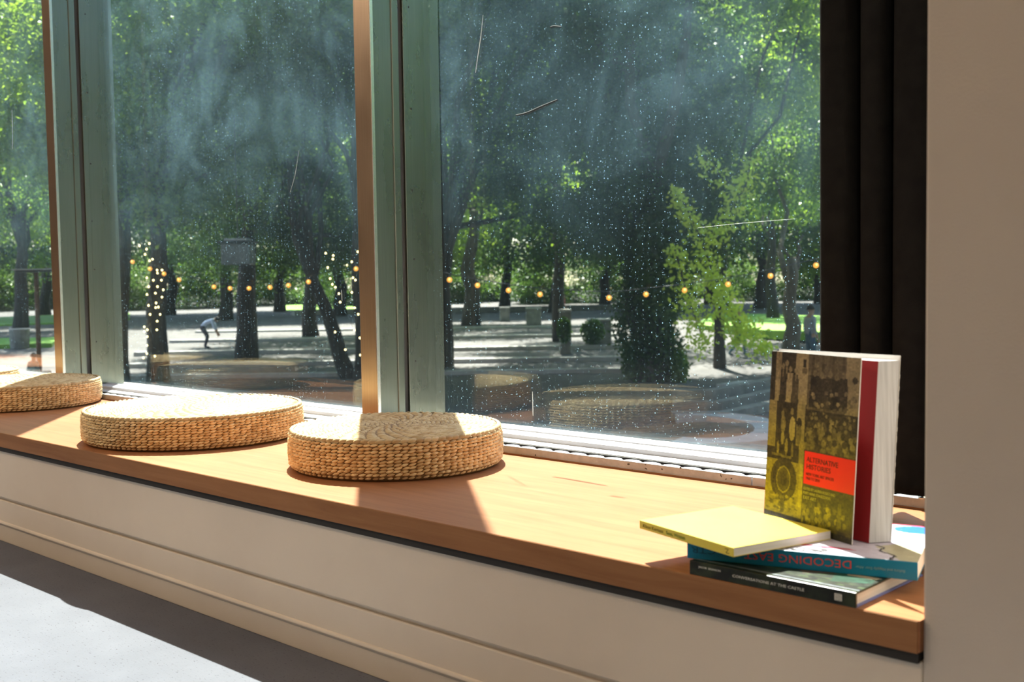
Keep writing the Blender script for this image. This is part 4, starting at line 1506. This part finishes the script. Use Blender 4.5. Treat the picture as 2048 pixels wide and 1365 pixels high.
# pale square box hung on a cable among the trees
lc = at_depth(477, 530, 24.0)
box_root = thing('pale_box', lc, 'pale square box hanging among the trees between the mullions', 'pale_box')
hw = .30
MB().obox(lc - UH * hw - VH * hw, UH * 2 * hw, VH * 2 * hw, up * .46).build('shade', M['pale_box'], box_root, bevel=.02)
MB().obox(lc - UH * .36 - VH * .36 + up * .46, UH * .72, VH * .72, up * .05).build('roof', M['iron'], box_root, bevel=.01)
MB().obox(lc - UH * .24 - VH * .24 + up * .51, UH * .48, VH * .48, up * .05).build('top_plate', M['kerbstone'], box_root, bevel=.01)
MB().tube([lc + up * .56, lc + up * 3.2], .012, 5).build('cable', M['iron'], box_root)

# ------------------------------------------------------------------ people in the park
M['skin'] = simple('skin', (0.42, 0.25, 0.17), None, rough=0.6)
M['hair'] = simple('dark_hair', (0.025, 0.018, 0.014), None, rough=0.7)
M['shoe'] = simple('dark_shoe', (0.03, 0.03, 0.035), None, rough=0.6)
CLOTH = {}


def cloth(c):
    if c not in CLOTH:
        CLOTH[c] = simple('cloth', c, tuple(min(1, k * 1.25) for k in c), 20, 0.85)
    return CLOTH[c]


POSES = {
    'stand': dict(pel=(0, 0, .93), sp=(0, .01, 1.12), ch=(0, .01, 1.36), nk=(0, 0, 1.48), hb=(0, -.02, 1.56), ht=(0, -.02, 1.66),
                  sh=(.17, .01, 1.41), el=(.23, .03, 1.13), wr=(.22, -.06, .90), hd=(.215, -.09, .81), hi=(.095, 0, .88), kn=(.10, -.02, .49), an=(.10, .02, .08), to=(.11, -.14, .035)),
    'walk': dict(pel=(0, 0, .92), sp=(0, -.01, 1.12), ch=(0, -.03, 1.35), nk=(0, -.05, 1.47), hb=(0, -.07, 1.55), ht=(0, -.08, 1.65),
                 sh=(.17, -.02, 1.40), el=(.22, .08, 1.14), wr=(.22, -.05, .93), hd=(.215, -.10, .85), hi=(.095, 0, .88), kn=(.10, -.14, .50), an=(.10, .04, .10), to=(.10, -.12, .04)),
    'bend': dict(pel=(0, .10, .80), sp=(0, -.04, .96), ch=(0, -.24, 1.06), nk=(0, -.36, 1.06), hb=(0, -.42, 1.05), ht=(0, -.50, 1.00),
                 sh=(.17, -.27, 1.05), el=(.20, -.34, .80), wr=(.16, -.42, .60), hd=(.15, -.46, .52), hi=(.095, .10, .77), kn=(.11, -.08, .45), an=(.10, .02, .08), to=(.11, -.14, .035)),
}


def person(px, v, height, pose, facing, top_c, leg_c, label, hair=True, sitting=False):
    foot = stand(px, v)
    foot.z = PZ.get(px, foot.z)
    root = thing('person', foot, label, 'person')
    q = POSES[pose]
    k = height / 1.70
    names, co, rad, mats = [], [], [], []
    edges = []

    def add(n, p, r, m):
        names.append(n)
        co.append(Vector(p) * k)
        rad.append((r[0] * k, r[1] * k))
        mats.append(m)
        return len(co) - 1
    pel = add('pel', q['pel'], (.15, .11), 1)
    sp = add('sp', q['sp'], (.135, .10), 0)
    ch = add('ch', q['ch'], (.155, .11), 0)
    nk = add('nk', q['nk'], (.052, .052), 2)
    hb = add('hb', q['hb'], (.078, .09), 2)
    ht = add('ht', q['ht'], (.075, .085), 2)
    edges += [(pel, sp), (sp, ch), (ch, nk), (nk, hb), (hb, ht)]
    for s in (-1, 1):
        f = lambda n: (q[n][0] * s, q[n][1], q[n][2])
        sw = .0
        if pose == 'walk':
            sw = .26 * s
        a = add('sh', f('sh'), (.062, .062), 0)
        b = add('el', (f('el')[0], f('el')[1] + sw * .35, f('el')[2]), (.045, .045), 0)
        c = add('wr', (f('wr')[0], f('wr')[1] + sw * .8, f('wr')[2]), (.028, .034), 2)
        d = add('hd', (f('hd')[0], f('hd')[1] + sw * .9, f('hd')[2]), (.018, .036), 2)
        e = add('fi', (f('hd')[0], f('hd')[1] + sw * .9 - .02, f('hd')[2] - .08), (.012, .028), 2)
        g = add('th', (f('hd')[0] * .9, f('hd')[1] + sw * .9 - .05, f('hd')[2] - .03), (.011, .011), 2)
        edges += [(ch, a), (a, b), (b, c), (c, d), (d, e), (d, g)]
        h = add('hi', f('hi'), (.095, .10), 1)
        i = add('kn', (f('kn')[0], f('kn')[1] - sw * .4, f('kn')[2]), (.062, .065), 1)
        j = add('an', (f('an')[0], f('an')[1] - sw * 1.0, f('an')[2]), (.04, .045), 1)
        t = add('to', (f('to')[0], f('to')[1] - sw * 1.0, f('to')[2]), (.04, .03), 3)
        edges += [(pel, h), (h, i), (i, j), (j, t)]
    me = bpy.data.meshes.new('body')
    me.from_pydata([tuple(p) for p in co], edges, [])
    tmp = bpy.data.objects.new('body', me)
    COL.objects.link(tmp)
    tmp.modifiers.new('skin', 'SKIN')
    if not me.skin_vertices:
        me.skin_vertices.new() if hasattr(me.skin_vertices, 'new') else None
    sv = me.skin_vertices[0].data
    for n, r in enumerate(rad):
        sv[n].radius = r
        sv[n].use_root = (n == 0)
    sub = tmp.modifiers.new('sub', 'SUBSURF')
    sub.levels = sub.render_levels = 1
    dg = bpy.context.evaluated_depsgraph_get()
    out = bpy.data.meshes.new_from_object(tmp.evaluated_get(dg))
    bpy.data.objects.remove(tmp)
    out.materials.clear()
    for m in (cloth(top_c), cloth(leg_c), M['skin'], M['shoe']):
        out.materials.append(m)
    for pl in out.polygons:
        c = pl.center
        best, bi = 1e9, 0
        for a, b in edges:
            ab = co[b] - co[a]
            t = max(0, min(1, (c - co[a]).dot(ab) / ab.length_squared))
            dd = (co[a] + ab * t - c).length
            if dd < best:
                best = dd
                bi = mats[b] if t > .5 or mats[a] == mats[b] else mats[a]
        pl.material_index = bi
        pl.use_smooth = True
    body = link('body', out)
    T = Matrix.Translation(foot) @ Matrix.Rotation(facing, 4, 'Z')
    body.matrix_world = T
    attach(body, root)
    # hair cap, nose and eyes on the head
    hd_c = (co[hb] + co[ht]) / 2
    hm = MB()
    vv, ff = [], []
    for i in range(5):
        a = math.pi * .52 * i / 4
        for j in range(12):
            b = 2 * math.pi * j / 12
            vv.append(hd_c + Vector((math.sin(a) * math.cos(b) * .098, math.sin(a) * math.sin(b) * .112 + .018, math.cos(a) * .125 + .018)) * k)
    for i in range(4):
        for j in range(12):
            ff.append((i * 12 + j, (i + 1) * 12 + j, (i + 1) * 12 + (j + 1) % 12, i * 12 + (j + 1) % 12))
    hm.add(vv, ff)
    hr = hm.build('hair', M['hair'], None, smooth=True)
    hr.matrix_world = T
    attach(hr, root)
    fm = MB()
    fc = hd_c + Vector((0, -.085, 0)) * k
    fm.add([fc + Vector((0, -.022, -.012)) * k, fc + Vector((-.012, .004, -.018)) * k, fc + Vector((.012, .004, -.018)) * k, fc + Vector((0, .004, .025)) * k], [(0, 1, 2), (0, 3, 1), (0, 2, 3)])
    fo = fm.build('nose', M['skin'])
    fo.matrix_world = T
    attach(fo, root)
    for s in (-1, 1):
        em = MB().obox(fc + Vector((.026 * s - .009, -.004, .016)) * k, (0.018 * k, 0, 0), (0, .012 * k, 0), (0, 0, .009 * k))
        eo = em.build('eye', M['hair'])
        eo.matrix_world = T
        attach(eo, root)
    return root


PZ = {410: -1.70 + .12 * 3, 1128: -1.12}
face_cam = math.atan2(-VH.y, -VH.x) + math.pi / 2
person(1476, 33.0, 1.42, 'walk', face_cam + 1.2, (.05, .07, .08), (.02, .10, .14), 'child in teal trousers walking behind the bright hanging branch')
person(1622, 28.6, 1.72, 'stand', face_cam + 1.9, (.30, .31, .33), (.06, .10, .14), 'adult in a pale grey top beside the curtain')
person(1128, 50.5, 1.18, 'stand', face_cam + 1.3, (.42, .012, .02), (.03, .03, .05), 'small figure in a red top behind the stone pillar')
person(410, 37.0, 1.55, 'bend', face_cam + 1.7, (.50, .58, .78), (.05, .05, .07), 'figure in a light blue shirt bending over on the terraces')
person(64, 24.0, 1.10, 'stand', face_cam + 2.8, (.02, .16, .17), (.04, .04, .06), 'child in a teal top at the left edge behind the cushions')

# ------------------------------------------------------------------ marks on the glass
def mark(name, pts, w, mat, win, label):
    yg = Y_GLASS + 0.0335
    P = [on_y(x, y, yg) for x, y in pts]
    return MB().tube(smooth_path(P, 4), [w * (0.5 + 0.5 * math.sin(math.pi * (k + .6) / (4 * (len(P) - 1) + 1.4))) for k in range(4 * (len(P) - 1) + 1)], 5).build(name, mat, win)


M['drip'] = simple('dried_white_drip', (0.75, 0.75, 0.72), None, rough=0.8)
M['twig'] = simple('dark_twig', (0.02, 0.02, 0.018), None, rough=0.9)
W = {o.name: o for o in bpy.data.objects if o.name.startswith('window_') and o.type == 'EMPTY'}
mark('dried_drip', [(966, 30), (962, 70), (956, 110), (951, 146)], .0014, M['drip'], W['window_3'], '')
mark('dried_drip', [(24, 220), (25, 262), (25, 298)], .0013, M['drip'], W['window_1'], '')
mark('dried_drip', [(683, 580), (684, 602)], .0009, M['drip'], W['window_2'], '')
mark('dried_drip', [(1065, 784), (1066, 832)], .0010, M['drip'], W['window_3'], '')
mark('dried_drip', [(598, 300), (590, 350), (580, 385)], .0006, M['drip'], W['window_2'], '')
mark('stuck_twig', [(1032, 231), (1055, 226), (1085, 213), (1115, 200)], .0042, M['twig'], W['window_3'], '')
mark('stuck_leaf', [(1100, 55), (1108, 53), (1122, 54)], .0034, M['twig'], W['window_3'], '')
mark('spider_thread', [(1395, 456), (1480, 447), (1590, 438)], .0004, M['drip'], W['window_3'], '')


# ------------------------------------------------------------------ fill lamps, added out of view to brighten the room
M['fill_globe'] = emit('warm_fill_globe', (1.0, 0.80, 0.58), 1.2, (0.8, 0.75, 0.7))
for k, (x, y) in enumerate([(-7.4, -1.3), (-5.4, -1.3), (-3.4, -1.3), (-5.4, -2.9)]):
    z = 4.05
    lp = thing('fill_lamp', (x, y, z), ['added fill lamp farthest along the room, out of view', 'middle added fill lamp of the row along the room, out of view', 'nearest added fill lamp of the row along the room, out of view', 'added fill lamp in the rear part of the room, out of view'][k], 'lamp', 'added fill lamps out of view')
    MB().lathe([(.06, ROOM_H - z - .03), (.06, ROOM_H - z)], c=(x, y, z), n=16).build('canopy', M['iron'], lp)
    MB().tube([(x, y, z + .16), (x, y, ROOM_H - .02)], .006, 6).build('cord', M['iron'], lp)
    MB().lathe([(.05, .13), (.05, .19), (.02, .20)], c=(x, y, z), n=16).build('socket', M['iron'], lp)
    MB().lathe([(.05, .142)] + [(.15 * math.sin(a), .15 * math.cos(a)) for a in [math.pi * (.12 + .86 * j / 12) for j in range(13)]], c=(x, y, z), n=24).build('globe', M['fill_globe'], lp, smooth=True)
    ld = bpy.data.lights.new('fill_light', 'POINT')
    ld.energy = 34.0
    ld.color = (1.0, 0.80, 0.60)
    ld.shadow_soft_size = 0.15
    lo_ = bpy.data.objects.new('fill_light', ld)
    COL.objects.link(lo_)
    lo_.location = (x, y, z - .17)
    attach(lo_, lp)
